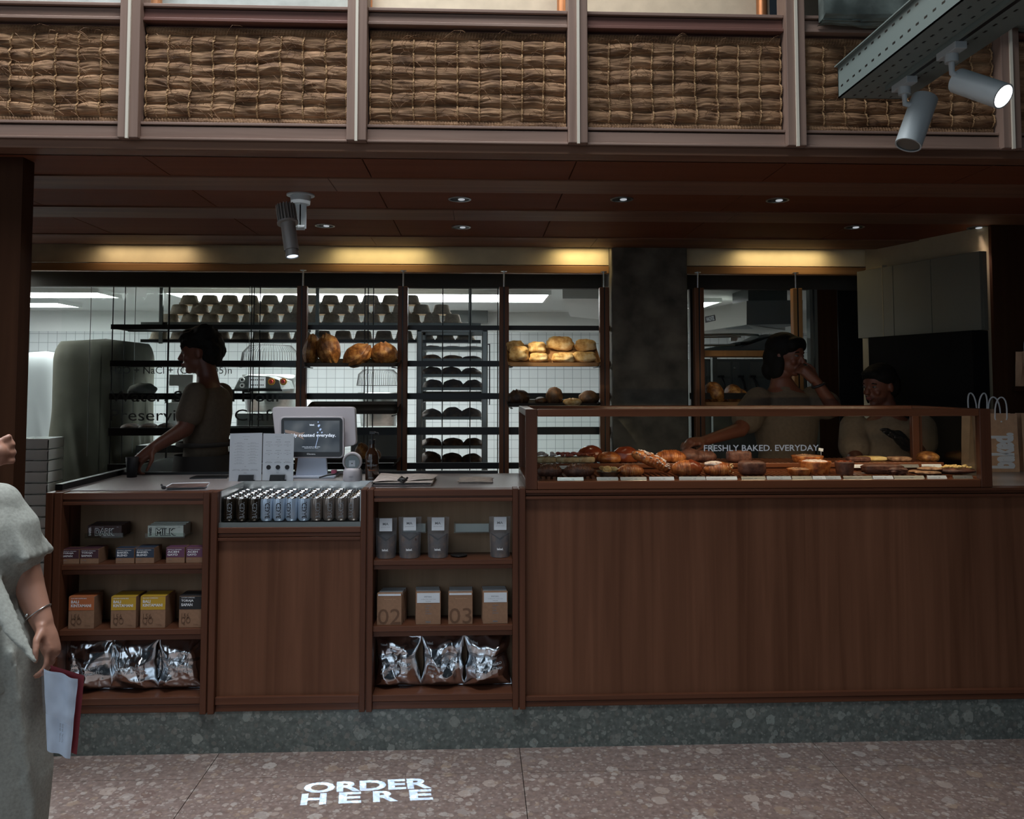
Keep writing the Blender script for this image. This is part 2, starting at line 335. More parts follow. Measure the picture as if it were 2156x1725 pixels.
def glyphs(body, bold=0):
    k = (body, bold)
    if k not in GC:
        c = bpy.data.curves.new('glyphs', 'FONT'); c.body = body; c.offset = bold; c.resolution_u = 3
        o = bpy.data.objects.new('glyphs', c); me = o.to_mesh()
        vs = [v.co.copy() for v in me.vertices]; fs = [tuple(p.vertices) for p in me.polygons]; o.to_mesh_clear()
        bpy.data.objects.remove(o); bpy.data.curves.remove(c)
        x0 = min(v.x for v in vs); x1 = max(v.x for v in vs); y0 = min(v.y for v in vs); y1 = max(v.y for v in vs)
        GC[k] = ([((v.x-x0)/(x1-x0), (v.y-y0)/(y1-y0)) for v in vs], fs)
    return GC[k]
def tag(o, label, cat, group=None):
    o['label'] = label; o['category'] = cat
    if group: o['group'] = group
    return o
def thing(name, label, cat, loc=(0, 0, 0), rz=0, group=None):
    o = bpy.data.objects.new(name, None); COL.objects.link(o); o.location = loc; o.rotation_euler = (0, 0, rz); o.empty_display_size = .05
    MW[o] = Matrix.Translation(Vector(loc)) @ Matrix.Rotation(rz, 4, 'Z'); return tag(o, label, cat, group)
KIDS = {}
def dup(root, loc, rz=0, label=None, scale=None, group=None, _p=None):
    c = root.copy(); COL.objects.link(c)
    if _p is None:
        c.location = loc; c.rotation_euler = (0, 0, rz)
        if scale: c.scale = (scale,)*3 if not hasattr(scale, '__len__') else scale
        if label: c['label'] = label
        if group: c['group'] = group
    else: c.parent = _p
    for ch in list(root.children): dup(ch, None, _p=c)
    return c
ORD = ['first', 'second', 'third', 'fourth', 'fifth', 'sixth', 'seventh', 'eighth', 'ninth', 'tenth', 'eleventh', 'twelfth', 'thirteenth', 'fourteenth', 'fifteenth', 'sixteenth', 'seventeenth']
def nz(p, s=1): return noise.noise(Vector(p)*s)
# ------------------------------------------------------------------ setting
YC, YB, Y2, ZC, HW = 3.5, 3.05, 5.13, 2.354, 1.056
floor = MB()
fy = [P(600, 1637, z=0).y, 0.6]
xs = [-7, XX(470, 1575, 3.45)+0, P(1090, 1557, z=0).x+.01, P(1700, 1550, z=0).x, 7]
jx = [P(470, 1575, z=0).x, P(1092, 1560, z=0).x, P(1700, 1552, z=0).x]
xe = [-7, jx[0]-2*(jx[1]-jx[0]), jx[0]-(jx[1]-jx[0]), jx[0], jx[1], jx[2], 2*jx[2]-jx[1], 7]
ye = [-5, 1.9, fy[0], 4.4, 9.0]
for i in range(len(xe)-1):
    for j in range(len(ye)-1): floor.box(xe[i]+.0015, xe[i+1]-.0015, ye[j]+.001, ye[j+1]-.001, -.03, 0)
floor.box(-7, 7, -5, 9, -.08, -.02, 1)
floor.build('floor', ['floor', 'black'], kind='structure')
ceil = MB()
g = .0025
cx = [-3.4, -2.08, -1.26, -.44, .38, 1.2, 2.02, 2.84, 3.5]
def yat(y): return (ZC-1.5)*F_PX/(808-y)
bands = [(YB+.08, yat(374)), (yat(400), yat(439)), (yat(460), yat(497))]
for a, b in bands:
    for i in range(len(cx)-1): ceil.box(cx[i]+g, cx[i+1]-g, a, b, ZC, ZC+.02)
ceil.box(-3.4, 3.5, YB+.03, 5.5, ZC+.012, ZC+.05, 1)
ceil.build('ceiling', ['ceil', 'black'], kind='structure')
bt = MB()
for k, (a, b) in enumerate(((374, 400), (439, 460), (497, 516))):
    xs_ = [-3.4, -.62+.5*(k % 2), 1.9-.6*k, 3.5]
    for i in range(3): bt.box(xs_[i]+.001, xs_[i+1]-.001, yat(a)-.01, yat(b), ZC-.006, ZC+.012)
bt.build('trim_1', 'beam', bevel=.002, kind='structure')
# left return wall and right dark wall
MB().box(-3.4, XX(50, 500, 3.19), 3.17, 3.25, 0, ZC+.02).build('wall_left', 'pillar', kind='structure')
xr = XX(2096, 800, 4.32)
MB().box(xr, 3.5, 4.32, 4.345, 0, ZC).build('wall_right', 'pillar', kind='structure')
# bulkhead with oak band
cL, cR = XX(1288, 700, Y2), XX(1448, 700, Y2)
bxe = XX(1843, 535, Y2+.02)
for i, (a, b) in enumerate(((-3.3, cL), (cR, bxe))):
    MB().box(a, b, Y2+.11, Y2+.14, ZZ(900, 556, Y2+.11), ZC+.012).build('wall_bulkhead', 'plaster', kind='structure')
    MB().box(a, b+(.01 if i else 0), Y2+.085, Y2+.14, ZZ(900, 570, Y2), ZZ(900, 554, Y2)).build('trim_%d' % (2+i), 'band', bevel=.003, kind='structure')
MB().box(cL, cR, Y2-.01, Y2+.5, 0, ZC+.05).build('wall_column', 'concrete', bevel=.01, kind='structure')
GY = 5.56; hz0 = ZZ(900, 606, GY)
MB().box(-4.0, 2.62, GY, GY+.06, hz0, 2.5).build('wall_header', 'dark', kind='structure')
# partition glass (behind the rack) and frames
gl = MB()
px_ = [(-3.3, cL), (cR, XX(1722, 700, GY))]
for i, (a, b) in enumerate(px_):
    MB().box(a, b, GY+.025, GY+.033, 0, hz0+.01).build('window_%d' % (i+1), 'glass', kind='structure')
fr = MB()
for x in (XX(1292, 700, GY), XX(1458, 700, GY)-.0): fr.box(x-.012, x+.012, GY+.01, GY+.05, 0, hz0)
fr.build('trim_4', 'black', kind='structure')
fr = MB()
for a, b in ((1706, 1712), (1716, 1722)): fr.box(XX(a, 700, GY), XX(b, 700, GY), GY, GY+.06, 0, hz0)
fr.build('trim_5', 'dull', kind='structure')
# door recess right of the glass, side wall, cabinet wall
MB().box(XX(1722, 700, GY), XX(1765, 700, GY), GY+.01, GY+.06, 0, hz0+.2).build('door_1', 'pillar', kind='structure')
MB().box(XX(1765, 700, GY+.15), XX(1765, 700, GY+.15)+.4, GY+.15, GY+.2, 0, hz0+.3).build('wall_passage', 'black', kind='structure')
xs0 = XX(1816, 640, 5.25)
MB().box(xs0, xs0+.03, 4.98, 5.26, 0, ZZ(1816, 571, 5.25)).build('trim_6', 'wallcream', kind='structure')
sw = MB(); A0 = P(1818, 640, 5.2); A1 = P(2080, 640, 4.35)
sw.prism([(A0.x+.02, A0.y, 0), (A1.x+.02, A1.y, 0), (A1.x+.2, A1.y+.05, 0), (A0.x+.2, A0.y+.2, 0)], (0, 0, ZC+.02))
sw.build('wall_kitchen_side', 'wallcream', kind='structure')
cb = thing('wall_cabinet', 'grey-white wall cabinet run with flat doors above the dark right corner', 'cabinet', (A0.x, A0.y, 0))
d = (A1-A0); d.z = 0; L = d.length; d.normalize(); nrm = Vector((d.y, -d.x, 0))
if nrm.x > 0: nrm = -nrm
za, zb = ZZ(1820, 712, 5.15), ZZ(1818, 571, 5.15)
def cbx(t0, t1, d0, d1, z0, z1):
    m = MB(); a = Vector((A0.x, A0.y, 0))+d*t0; b = Vector((A0.x, A0.y, 0))+d*t1
    return m.prism([a+nrm*d0+Vector((0, 0, z0)), b+nrm*d0+Vector((0, 0, z0)), b+nrm*d1+Vector((0, 0, z0)), a+nrm*d1+Vector((0, 0, z0))], (0, 0, z1-z0))
M['cabinet'] = mat('grey_white_laminate', (.14, .14, .11), .6)
cbx(.0, L, -.0, .03, za, zb).build('body', 'cabinet', cb)
tt = [.0, L*.30, L*.36+.12, L*.66, L]
tt = [0, L*.33, L*.64, L]
for i in range(3): cbx(tt[i]+.002, tt[i+1]-.002, .03, .05, za, zb).build('door', 'cabinet', cb, bevel=.001)
lc = thing('shade_block', 'black back-counter block under the grey-white wall cabinets', 'cabinet', (A0.x, A0.y, 0))  # black block stands in for the shade under the cabinets
cbx(.16, L, .005, .12, 0.0, za-.004).build('body', 'matblack', lc)
# kitchen shell
KB = 8.7; kz = ZZ(300, 655, KB); tz = ZZ(300, 698, KB)
MB().box(-6.5, 4.5, KB, KB+.1, 0, tz).build('wall_back_tiled', 'tile', kind='structure')
MB().box(-6.5, 4.5, KB+.005, KB+.1, tz, kz).build('wall_back_upper', 'white', kind='structure')
MB().box(-5.3, -5.2, GY+.06, KB, 0, tz).build('wall_kitchen_left', 'tile', kind='structure')
MB().box(-5.3, -5.2, GY+.06, KB, tz, kz).build('wall_kitchen_left_upper', 'white', kind='structure')
MB().box(3.6, 3.7, GY+.06, KB, 0, kz).build('wall_kitchen_right', 'white', kind='structure')
MB().box(-6.5, 4.5, GY+.06, KB+.1, kz, kz+.08).build('ceiling_kitchen', 'kceil', kind='structure')
# drop beams of the kitchen ceiling
bm = MB(); bx = XX(1160, 640, 7.3)
bm.prism([(bx, 6.3, kz-.1), (bx+.9, 6.3, kz-.1), (bx+.9, 8.7, kz-.1), (bx+.25, 8.0, kz-.1)], (0, 0, .1))
bm.build('trim_7', 'kceil', kind='structure')
# panels
def panel(px0, px1, y0, y1, lab):
    Ya, Yb_ = (kz-1.5)*F_PX/(808-y0), (kz-1.5)*F_PX/(808-y1)
    xa, xb = XX(px0, y0, Ya), XX(px1, y0, Ya)
    t = thing('ceiling_light', lab, 'ceiling light', ((xa+xb)/2, (Ya+Yb_)/2, kz), 0, 'kitchen ceiling lights')
    MB().box(xa, xb, Ya, Yb_, kz-.03, kz-.022).build('diffuser', 'lamp', t)
    MB().box(xa-.02, xb+.02, Ya-.02, Ya, kz-.035, kz).box(xa-.02, xb+.02, Yb_, Yb_+.02, kz-.035, kz).box(xa-.02, xa, Ya, Yb_, kz-.035, kz).box(xb, xb+.02, Ya, Yb_, kz-.035, kz).build('frame', 'white', t)
panel(-60, 205, 611, 622, 'long light panel at far left of the kitchen ceiling')
panel(-60, 120, 634, 643, 'smaller light panel in the far left corner of the kitchen ceiling')
panel(350, 1155, 611, 628, 'longest light panel, above the stacked proofing baskets')
panel(-420, 10, 566, 584, 'light panel over the covered racks, nearest the left glass')  # unseen panel, added to brighten the covered racks
panel(1484, 1514, 626, 640, 'small light panel right of the concrete column')
# counter plinth + worktop
def zf(y, x=700): return ZZ(x, y, YC)
XL = XX(93, 1200, YC); XR = 3.0
zp = zf(1489, 1090)
MB().box(XL+.0, XR, YC+.004, YC+.05, 0, zp).build('baseboard_counter', 'plinth', kind='structure')
# ------------------------------------------------------------------ balcony railing
def zb_(y): return ZZ(520, y, YB)
bal = thing('balcony_railing', 'wooden mezzanine railing filled with woven seagrass panels above the counter', 'railing', (0, YB, zb_(300)))
pxs = [-195, 282, 755, 1214, 1667, 2112, 2560]
pX = [XX(p, 150, YB) for p in pxs]
PT, PBm = 3.35, zb_(300)
for x in pX:
    p = MB(); p.box(x-.036, x+.036, YB-.045, YB+.05, PBm, PT)
    o = p.build('post', 'balcony_z', bal, bevel=.003)
    MB().box(x-.005, x+.005, YB-.053, YB-.044, PBm-.004, PT).build('inlay_strip', 'brass', o)
rng = random.Random(3)
def seapanel(x0, x1, z0, z1, seed):
    w = x1-x0; h = z1-z0; nc = max(4, round(w/.082)); nr = 6; b = .034
    rr = random.Random(seed); jit = [rr.uniform(-.16, .16) for _ in range(nc+1)]
    fat = [[rr.uniform(.6, 1.35) for _ in range(nc+2)] for _ in range(nr)]
    def hgt(u, v):
        x = u*w; z = v*h
        if z < b or z > h-b:
            t = (z/b) if z < b else (h-z)/b
            return .004+.015*math.sqrt(max(0, math.sin(PI*t)))*(1+.28*math.sin(2*PI*(x/.011+t*.8)+2*nz((x*6, z*6, seed))))
        vv = (z-b)/(h-2*b)*nr + .24*nz((x*7, seed, z*4)); r = min(nr-1, max(0, int(vv))); rp = vv-r
        uu = u*nc + .12*nz((z*9, x*2, seed+3)); c = int(max(0, uu)); cp = uu-c
        pin = math.sin(PI*min(1, max(0, cp)))
        hh = math.sqrt(max(0, math.sin(PI*min(1, max(0, (rp-.5)*(1.12-.14*pin)+.5)))))*(.55+.45*math.sqrt(max(0, pin)))
        return .007+.019*hh*fat[r][min(c, nc)]+.005*nz((x*14, z*130+3*nz((x*9, z*9, 1)), seed))
    nu, nv = int(w/.0036), int(h/.0034)
    m = MB(); m.grid(lambda u, v: (x0+u*w, YB+.022-hgt(u, v), z0+v*h), nu, nv)
    for c in range(nc+1):
        for s_ in (-1, 1):
            pts = []
            for k in range(61):
                v = k/60; u = min(.995, max(.005, (c+.1*nz((v*h*9, c/nc*w*2, seed+3)))/nc))
                vz = b/h+v*(1-2*b/h)
                pts.append((x0+u*w+s_*.0022*math.sin(v*40*PI), YB+.018-hgt(u, vz)-.002-.0018*math.cos(v*40*PI)*s_, z0+vz*h))
            m.tube(pts, .0022, 5, 1)
    for k in range(130):
        x = rr.uniform(.02, w-.06); z = rr.uniform(b, h-b); a = rr.uniform(-.9, .9); ln = rr.uniform(.03, .09); pts = []
        for j in range(7):
            t = j/6; pts.append((x0+min(w-.004, max(.004, x+ln*t*math.cos(a))), YB-.008-.02*math.sin(PI*t)*rr.uniform(.4, 1), z0+min(h-.004, max(.004, z+ln*t*math.sin(a)+.012*math.sin(PI*t)))))
        m.tube(pts, .0009, 3, 0)
    return m
for i in range(len(pX)-1):
    x0, x1 = pX[i]+.036, pX[i+1]-.036
    seapanel(x0+.004, x1-.004, zb_(266), zb_(56), 11+i).build('woven_panel', ['seagrass', 'cord'], bal)
    MB().box(x0, x1, YB+.03, YB+.045, zb_(275), zb_(30)).build('backing_board', 'balcony_red', bal)
    MB().box(x0, x1, YB-.02, YB+.05, zb_(22), zb_(15)).build('top_cap', 'balcony', bal, bevel=.002)
    MB().box(x0, x1, YB-.008, YB+.05, zb_(43), zb_(24)).box(x0, x1, YB-.02, YB+.04, zb_(51), zb_(44)).build('top_rail', 'balcony_red' if i % 2 else 'balcony', bal, bevel=.002)
    MB().box(x0, x1, YB-.02, YB+.04, zb_(268), zb_(262)).build('lower_bead', 'balcony', bal, bevel=.002)
    MB().box(x0, x1, YB-.016, YB+.05, zb_(294), zb_(271)).box(x0, x1, YB-.024, YB+.05, zb_(300), zb_(294.5)).build('bottom_rail', 'balcony', bal, bevel=.002)
MB().box(-3.4, 3.5, YB-.01, YB+.09, ZC, zb_(300)-.001).build('trim_8', 'beam', kind='structure')
# upper storey beyond the railing
M['sheet_lit'] = mat('lit_cream_panel', (.72, .63, .5), .8, var=.08, sc=14)  # warm light on the cream panels is put into this colour
M['sheet_unlit'] = mat('unlit_cream_panel', (.5, .52, .48), .8, var=.12, sc=14)  # the same cream panels, with their lack of light put into the colour
UY = 3.9; zu = ZZ(500, 60, UY)
MB().box(-3.5, XX(738, 10, UY), UY, UY+.03, zu-.1, 4).build('wall_upper_left', 'sheet_unlit', kind='structure')
MB().box(XX(770, 10, UY), XX(1620, 10, UY), UY, UY+.03, zu-.1, 4).build('wall_upper_middle', 'sheet_lit', kind='structure')
MB().box(XX(1640, 10, UY), 3.5, UY, UY+.03, zu-.1, 4).build('wall_upper_right', 'dark', kind='structure')
for k, p in enumerate((322, 770, 1186, 1610)):
    o = MB().cyl((XX(p, 10, UY-.1), UY-.06, zb_(60)), (XX(p, 10, UY-.1), UY-.06, 3.9), .026, n=20).build('copper_pipe', 'copper')
    tag(o, ['copper pipe upstairs behind the railing, at the left', 'copper pipe upstairs, half behind the second railing post', 'copper pipe upstairs, just left of the third railing post', 'copper pipe upstairs beside the dark corner at the right'][k], 'pipe', 'copper pipes upstairs')
cbm = MB(); q0 = P(1738, 38, 2.95)
def cbf(u, v):
    a_ = v*4; x = q0.x+u*1.4; k_ = .008*nz((x*14, v*9, 2))+.02*nz((x*4, v*3, 5))
    if a_ < 1: return (x, 2.95+k_, 3.9-(3.9-q0.z-.02)*a_)
    if a_ < 2: return (x, 2.95+.0+(a_-1)*.02+k_, q0.z+.02*(1-(a_-1)))
    return (x, 2.97+(a_-2)/2*.06+k_*.3, q0.z+k_)
cbm.grid(cbf, 90, 48).box(q0.x+.004, q0.x+1.4, 2.975, 3.02, q0.z+.012, 3.9)
cbm.build('wall_concrete_beam', 'greyconc', kind='structure')
area('upper_glow', (.25, UY-.5, 3.7), (.3, UY, 2.95), 1.9, .3, 5.0, (1, .85, .66))
# ------------------------------------------------------------------ cable tray and its lamps
YE = 2.82; tx0 = XX(1765, 207, YE); tzz = ZZ(1765, 207, YE); tx1 = tx0+.238; ttop = ZZ(1757, 140, YE)
tr = thing('cable_tray', 'grey perforated metal cable tray running out to the upper right', 'cable tray', (tx0, YE, tzz))
m = MB(); y0 = -.6
m.box(tx0, tx0+.004, y0, YE, tzz, ttop).box(tx0-.012, tx0, y0, YE, ttop-.004, ttop).box(tx0, tx1, y0, YE, tzz, tzz+.004)
m.box(tx0, tx1, YE-.004, YE, tzz, ttop)
ry = y0+.05; k = 0
while ry < YE-.03:
    for zz in (.28, .78):
        m.box(tx0-.0006, tx0, ry+(k % 2)*0, ry+.016, tzz+(ttop-tzz)*zz, tzz+(ttop-tzz)*zz+.006, 1)
    for j in range(4):
        xx = tx0+.04+j*.045; m.box(xx, xx+.006, ry+.012*(j % 2), ry+.014+.012*(j % 2), tzz-.0006, tzz, 1)
    ry += .045; k += 1
m.build('trough', ['traygrey', 'black'], tr)
m = MB(); m.box(tx1, tx1+.004, y0, YE, tzz, ttop).box(tx1, tx1+.02, y0, YE, ttop-.004, ttop).build('side_wing', 'traygrey', tr)
txc = 1.39
m = MB(); m.box(txc-.018, txc+.018, y0, YE-.12, tzz-.014, tzz).box(txc-.007, txc+.007, y0, YE-.12, tzz-.0145, tzz-.0138, 1); m.build('light_track', ['traygrey', 'black'], tr)
def tracklamp(px, py, Y, e0, e1, rad, lit, label):
    # e0,e1: pixel ends of the head, at depths
    a = P(*e0); b = P(*e1); top = Vector((txc, Y, tzz-.014))
    t = thing('track_spotlight', label, 'spotlight', top, 0, 'track spotlights')
    MB().box(top.x-.018, top.x+.018, Y-.05, Y+.05, top.z-.022, top.z).cyl((top.x, Y, top.z-.02), (top.x, Y, top.z-.045), .019, n=20).build('track_adapter', 'lampgrey', t, bevel=.002)
    d_ = (b-a).normalized(); j = a+d_*.035
    MB().tube([(top.x, Y, top.z-.045), (top.x, Y, top.z-.075), j], [.009, .009, .011], 10).build('arm', 'lampgrey', t)
    m = MB(); m.cyl(a, b, rad, n=36, caps=False).cyl(a, a+d_*.001, rad*.999, n=36)
    m.ring(b-d_*.001, b, rad, rad*.88, 36)
    h = m.build('housing', 'lampgrey', t)
    v = MB(); u_, w_, _ = basis(d_)
    for i in range(-3, 4): v.bar(a-d_*.0005+u_*i*.007-w_*(rad*.7), a-d_*.0005+u_*i*.007+w_*(rad*.3), .003, .0012)
    v.build('vent', 'dull', h)
    MB().cyl(b-d_*.006, b-d_*.004, rad*.9, n=32).build('lens', 'lampw' if lit else 'dull', t)
    return t, b, d_
tracklamp(0, 0, 2.61, (1947, 207, 2.62), (1912, 306, 2.60), .041, False, 'unlit grey-white cylinder spotlight pointing down from the tray')
t_, b_, d_ = tracklamp(0, 0, 2.34, (2017, 170, 2.36), (2113, 203, 2.24), .036, True, 'lit grey-white cylinder spotlight pointing right from the tray')
s_ = spot('track_beam', b_+d_*.01, b_+d_*2, 4, 60, col=(1, .97, .92)); 
# ------------------------------------------------------------------ ceiling downlights and projector
for i, (px, py, lab) in enumerate(((968, 419, 'round recessed downlight, front row, left of three'), (1309, 419, 'round recessed downlight, front row, middle of three'), (1637, 421, 'round recessed downlight, front row, right of three'),
        (684, 475, 'round recessed downlight just right of the hanging projector lamp'), (971, 478, 'round recessed downlight, back row, above the speed rack'), (1799, 478, 'round recessed downlight, back row, right of the column'), (2058, 479, 'round recessed downlight nearest the right wall'))):
    p = P(px, py, z=ZC)
    t = thing('downlight', lab, 'downlight', (p.x, p.y, ZC), 0, 'recessed downlights')
    r = .045
    MB().ring((p.x, p.y, ZC+.001), (p.x, p.y, ZC-.004), r+.008, r, 32).build('bezel', 'steel', t)
    MB().cyl((p.x, p.y, ZC-.001), (p.x, p.y, ZC+.0), r, n=28).build('baffle', 'black', t)
    MB().ball((p.x+.008, p.y, ZC-.003), (.016, .02, .004)).build('lamp', 'bulb', t)
pl = P(633, 410, z=ZC)
pj = thing('projector_lamp', 'ceiling-hung grey projector spotlight that throws the floor lettering', 'spotlight', (pl.x, pl.y, ZC))
MB().cyl((pl.x, pl.y, ZC-.006), (pl.x, pl.y, ZC), .062, n=32).cyl((pl.x, pl.y, ZC-.045), (pl.x, pl.y, ZC-.006), .042, .046, n=32).build('ceiling_mount', 'lampgrey', pj)
LE = P(616, 541, 3.56); TGT = P(775, 1667, z=0)
ax = (TGT-LE).normalized(); hd = LE-ax*.16; tp = LE-ax*.24
jx_ = Vector((pl.x+.0, pl.y, ZC-.045)); 
MB().bar(jx_+Vector((.012, 0, 0)), jx_+Vector((.012, 0, -.11)), .006, .03).bar(jx_+Vector((-.012, 0, 0)), jx_+Vector((-.012, 0, -.10)), .006, .03).cyl(jx_+Vector((-.03, 0, -.105)), jx_+Vector((.02, 0, -.105)), .012).bar(jx_+Vector((-.02, 0, -.10)), hd, .02, .02).build('bracket', 'lampgrey', pj)
m = MB(); u_, w_, _ = basis(ax); m.cyl(tp, hd, .028, n=24)
for i in range(18):
    a = 2*PI*i/18; rr = u_*math.cos(a)+w_*math.sin(a); tt_ = rr.cross(ax); m.obox((tp+hd)/2+rr*.034, rr*.008, tt_*.002, (hd-tp)/2)
m.build('heat_sink', 'lampdark', pj)
m = MB(); m.ring(hd-ax*.002, hd+ax*.006, .045, .02, 32, 0); m.ring(hd, hd+ax*.13, .031, .029, 32).ring(hd+ax*.12, LE, .026, .0245, 32).ring(LE-ax*.012, LE, .029, .0245, 32)
m.build('snout', 'lampdark', pj)
MB().cyl(LE-ax*.006, LE-ax*.005, .0245, n=28).build('lens', 'lens', pj)
LS = LE-ax*.13                                   # the light source inside the barrel
gp = LE-ax*.03                                   # stencil plate
def floor_to_plate(p):
    d_ = (p-LS); t = (gp-LS).dot(ax)/d_.dot(ax); return LS+d_*t
def fl(px, py): return P(px, py, z=0)
def bil(c):
    bl, br, tl, tr_ = [fl(*q) for q in c]
    return lambda x, y: (bl*(1-x)+br*x)*(1-y)+(tl*(1-x)+tr_*x)*y
rows = [('ORDER', bil(((639, 1671), (909, 1660), (641, 1649), (905, 1638)))), ]
for c, xa, xb in (('H', 0, .19), ('E', .285, .455), ('R', .545, .735), ('E', .825, 1)):
    q = ((632, 1696), (912, 1684), (636, 1672), (908, 1662))
    f0 = bil(q); rows.append((c, (lambda f0, xa, xb: lambda x, y: f0(xa+x*(xb-xa), y))(f0, xa, xb)))
cu = bpy.data.curves.new('stencil', 'CURVE'); cu.dimensions = '2D'; cu.fill_mode = 'BOTH'
def spline(pts):
    s = cu.splines.new('POLY'); s.points.add(len(pts)-1); s.use_cyclic_u = True
    for k, q in enumerate(pts): s.points[k].co = (q[0], q[1], 0, 1)
SC = 100
spline([(.0243*SC*math.cos(2*PI*i/40), .0243*SC*math.sin(2*PI*i/40)) for i in range(40)])
for body, f0 in rows:
    vs, fs = glyphs(body, .036)
    ec = {}
    for f in fs:
        for i in range(len(f)):
            e = (f[i], f[(i+1) % len(f)]); k = tuple(sorted(e)); ec.setdefault(k, []).append(e)
    nx = {e[0][0]: e[0][1] for e in ec.values() if len(e) == 1}
    while nx:
        s0 = next(iter(nx)); loop = [s0]; c = nx.pop(s0)
        while c != s0 and c in nx: loop.append(c); c = nx.pop(c)
        pts = []
        for i in loop:
            q = floor_to_plate(f0(*vs[i]))-gp; pts.append((q.dot(u_)*SC, q.dot(w_)*SC))
        if len(pts) > 2: spline(pts)
co = bpy.data.objects.new('stencil', cu); me = co.to_mesh()
m = MB(); m.add([gp+u_*(v.co.x/SC)+w_*(v.co.y/SC) for v in me.vertices], [tuple(p.vertices) for p in me.polygons]); co.to_mesh_clear(); bpy.data.objects.remove(co)
m.build('stencil_plate', 'black', pj)
sl = spot('projector_beam', LS, LE+ax, 1700, 22, .1, (.34, .64, 1), .0001); sl.data.shadow_soft_size = .00006
# ------------------------------------------------------------------ counter cabinets
def FX(px, py=1250): return XX(px, py, YC)
DEP = .62
def shelf_cabinet(label, xl, xli, xri, xr_, ref, ytop, yop, shelves, ybr, ybot):
    z = lambda y: ZZ(ref, y, YC)
    x0, x1, x2, x3 = FX(xl), FX(xli), FX(xri), FX(xr_)
    t = thing('shelf_cabinet', label, 'cabinet', ((x0+x3)/2, YC+.3, zp))
    zb0 = z(ybot)
    for a, b in ((x0, x1), (x2, x3)):
        mid = (a+b)/2
        m = MB(); m.box(a, mid-.003, YC-.018, YC+.06, zb0-.004, z(ytop)+.004).box(mid+.003, b, YC-.018, YC+.06, zb0-.004, z(ytop)+.004).box(a+.002, b-.002, YC-.006, YC+.05, zb0, z(ytop)).box(a+.008, b, YC+.05, YC+DEP, zb0, HW-.031)
        m.build('stile', 'counter_z', t, bevel=.0025)
    h = z(ytop)-z(yop)
    MB().box(x1, x2, YC-.01, YC+.06, z(ytop)-h*.52, max(z(ytop), HW-.003)).box(x1, x2, YC+.002, YC+.04, z(ytop)-h*.75, z(ytop)-h*.5).box(x1, x2, YC-.008, YC+.04, z(yop), z(yop)+h*.3).build('top_rail', 'counter_x', t, bevel=.002)
    for (ya, yb) in shelves:
        hh = z(ya)-z(yb)
        MB().box(x1, x2, YC-.006, YC+.15, z(yb)+hh*.5, z(ya)).box(x1, x2, YC+.004, YC+.03, z(yb), z(yb)+hh*.45).build('shelf', 'counter_x', t, bevel=.002)
    hh = z(ybr)-z(ybot)
    MB().box(x1, x2, YC-.006, YC+.15, z(ybr)-hh*.45, z(ybr)).box(x1, x2, YC+.0, YC+.03, zb0, z(ybr)-hh*.5).build('bottom_rail', 'counter_x', t, bevel=.002)
    MB().box(x1-.005, x2+.005, YC+.15, YC+.16, zb0, HW-.031).build('back_panel', 'ply_back', t)
    return t, x1, x2, [z(s[0]) for s in shelves]+[z(ybr)]
ca, A1x, A2x, Az = shelf_cabinet('open wooden shelf cabinet at the left end of the counter, with small coffee boxes', 95, 129, 427, 457, 280, 1038, 1063, ((1188, 1210), (1325, 1349)), 1469, 1502)
cbb, B1x, B2x, Bz = shelf_cabinet('open wooden shelf cabinet in the middle of the counter, with clear pouches and kraft boxes', 759, 786, 1079, 1106, 930, 1031, 1056, ((1179, 1199), (1317, 1340)), 1461, 1492)
# can cooler cabinet
z = lambda y: ZZ(610, y, YC)
x0, x1 = FX(457.5), FX(758.5); BY0, BY1 = YC+.012, YC+.34
t = thing('cooler_cabinet', 'plywood-fronted counter cabinet with a steel bin of drink cans in its top', 'cabinet', ((x0+x1)/2, YC+.3, zp))
MB().box(x0, x1, YC+.01, YC+.03, z(1466), z(1138)).build('front_panel', 'ply', t)
h = z(1110)-z(1138)
MB().box(x0, x1, YC-.008, YC+.03, z(1110)-h*.42, z(1110)).box(x0, x1, YC-.003, YC+.03, z(1110)-h*.72, z(1110)-h*.46).box(x0, x1, YC-.008, YC+.03, z(1138), z(1110)-h*.76).build('top_rail', 'counter_x', t, bevel=.002)
MB().box(x0, x1, YC-.006, YC+.03, z(1482), z(1466)).box(x0, x1, YC+.0, YC+.03, z(1497), z(1483)).build('bottom_rail', 'counter_x', t, bevel=.002)
cz0 = z(1099); zbin = cz0-.004
MB().box(x0, x1, BY0-.012, BY0-.006, z(1110), zbin+.002).build('front_strip', 'dull', t)  # darker metal paints the shade on the bin's front plate
m = MB(); m.box(x0, x1, BY0-.006, BY1, zbin-.01, zbin)
m.box(x0, x0+.006, BY0, BY1, zbin, HW).box(x1-.006, x1, BY0, BY1, zbin, HW).box(x0-.01, x1+.01, BY1, BY1+.006, zbin, HW+.002)
m.build('steel_bin', 'steel', t)
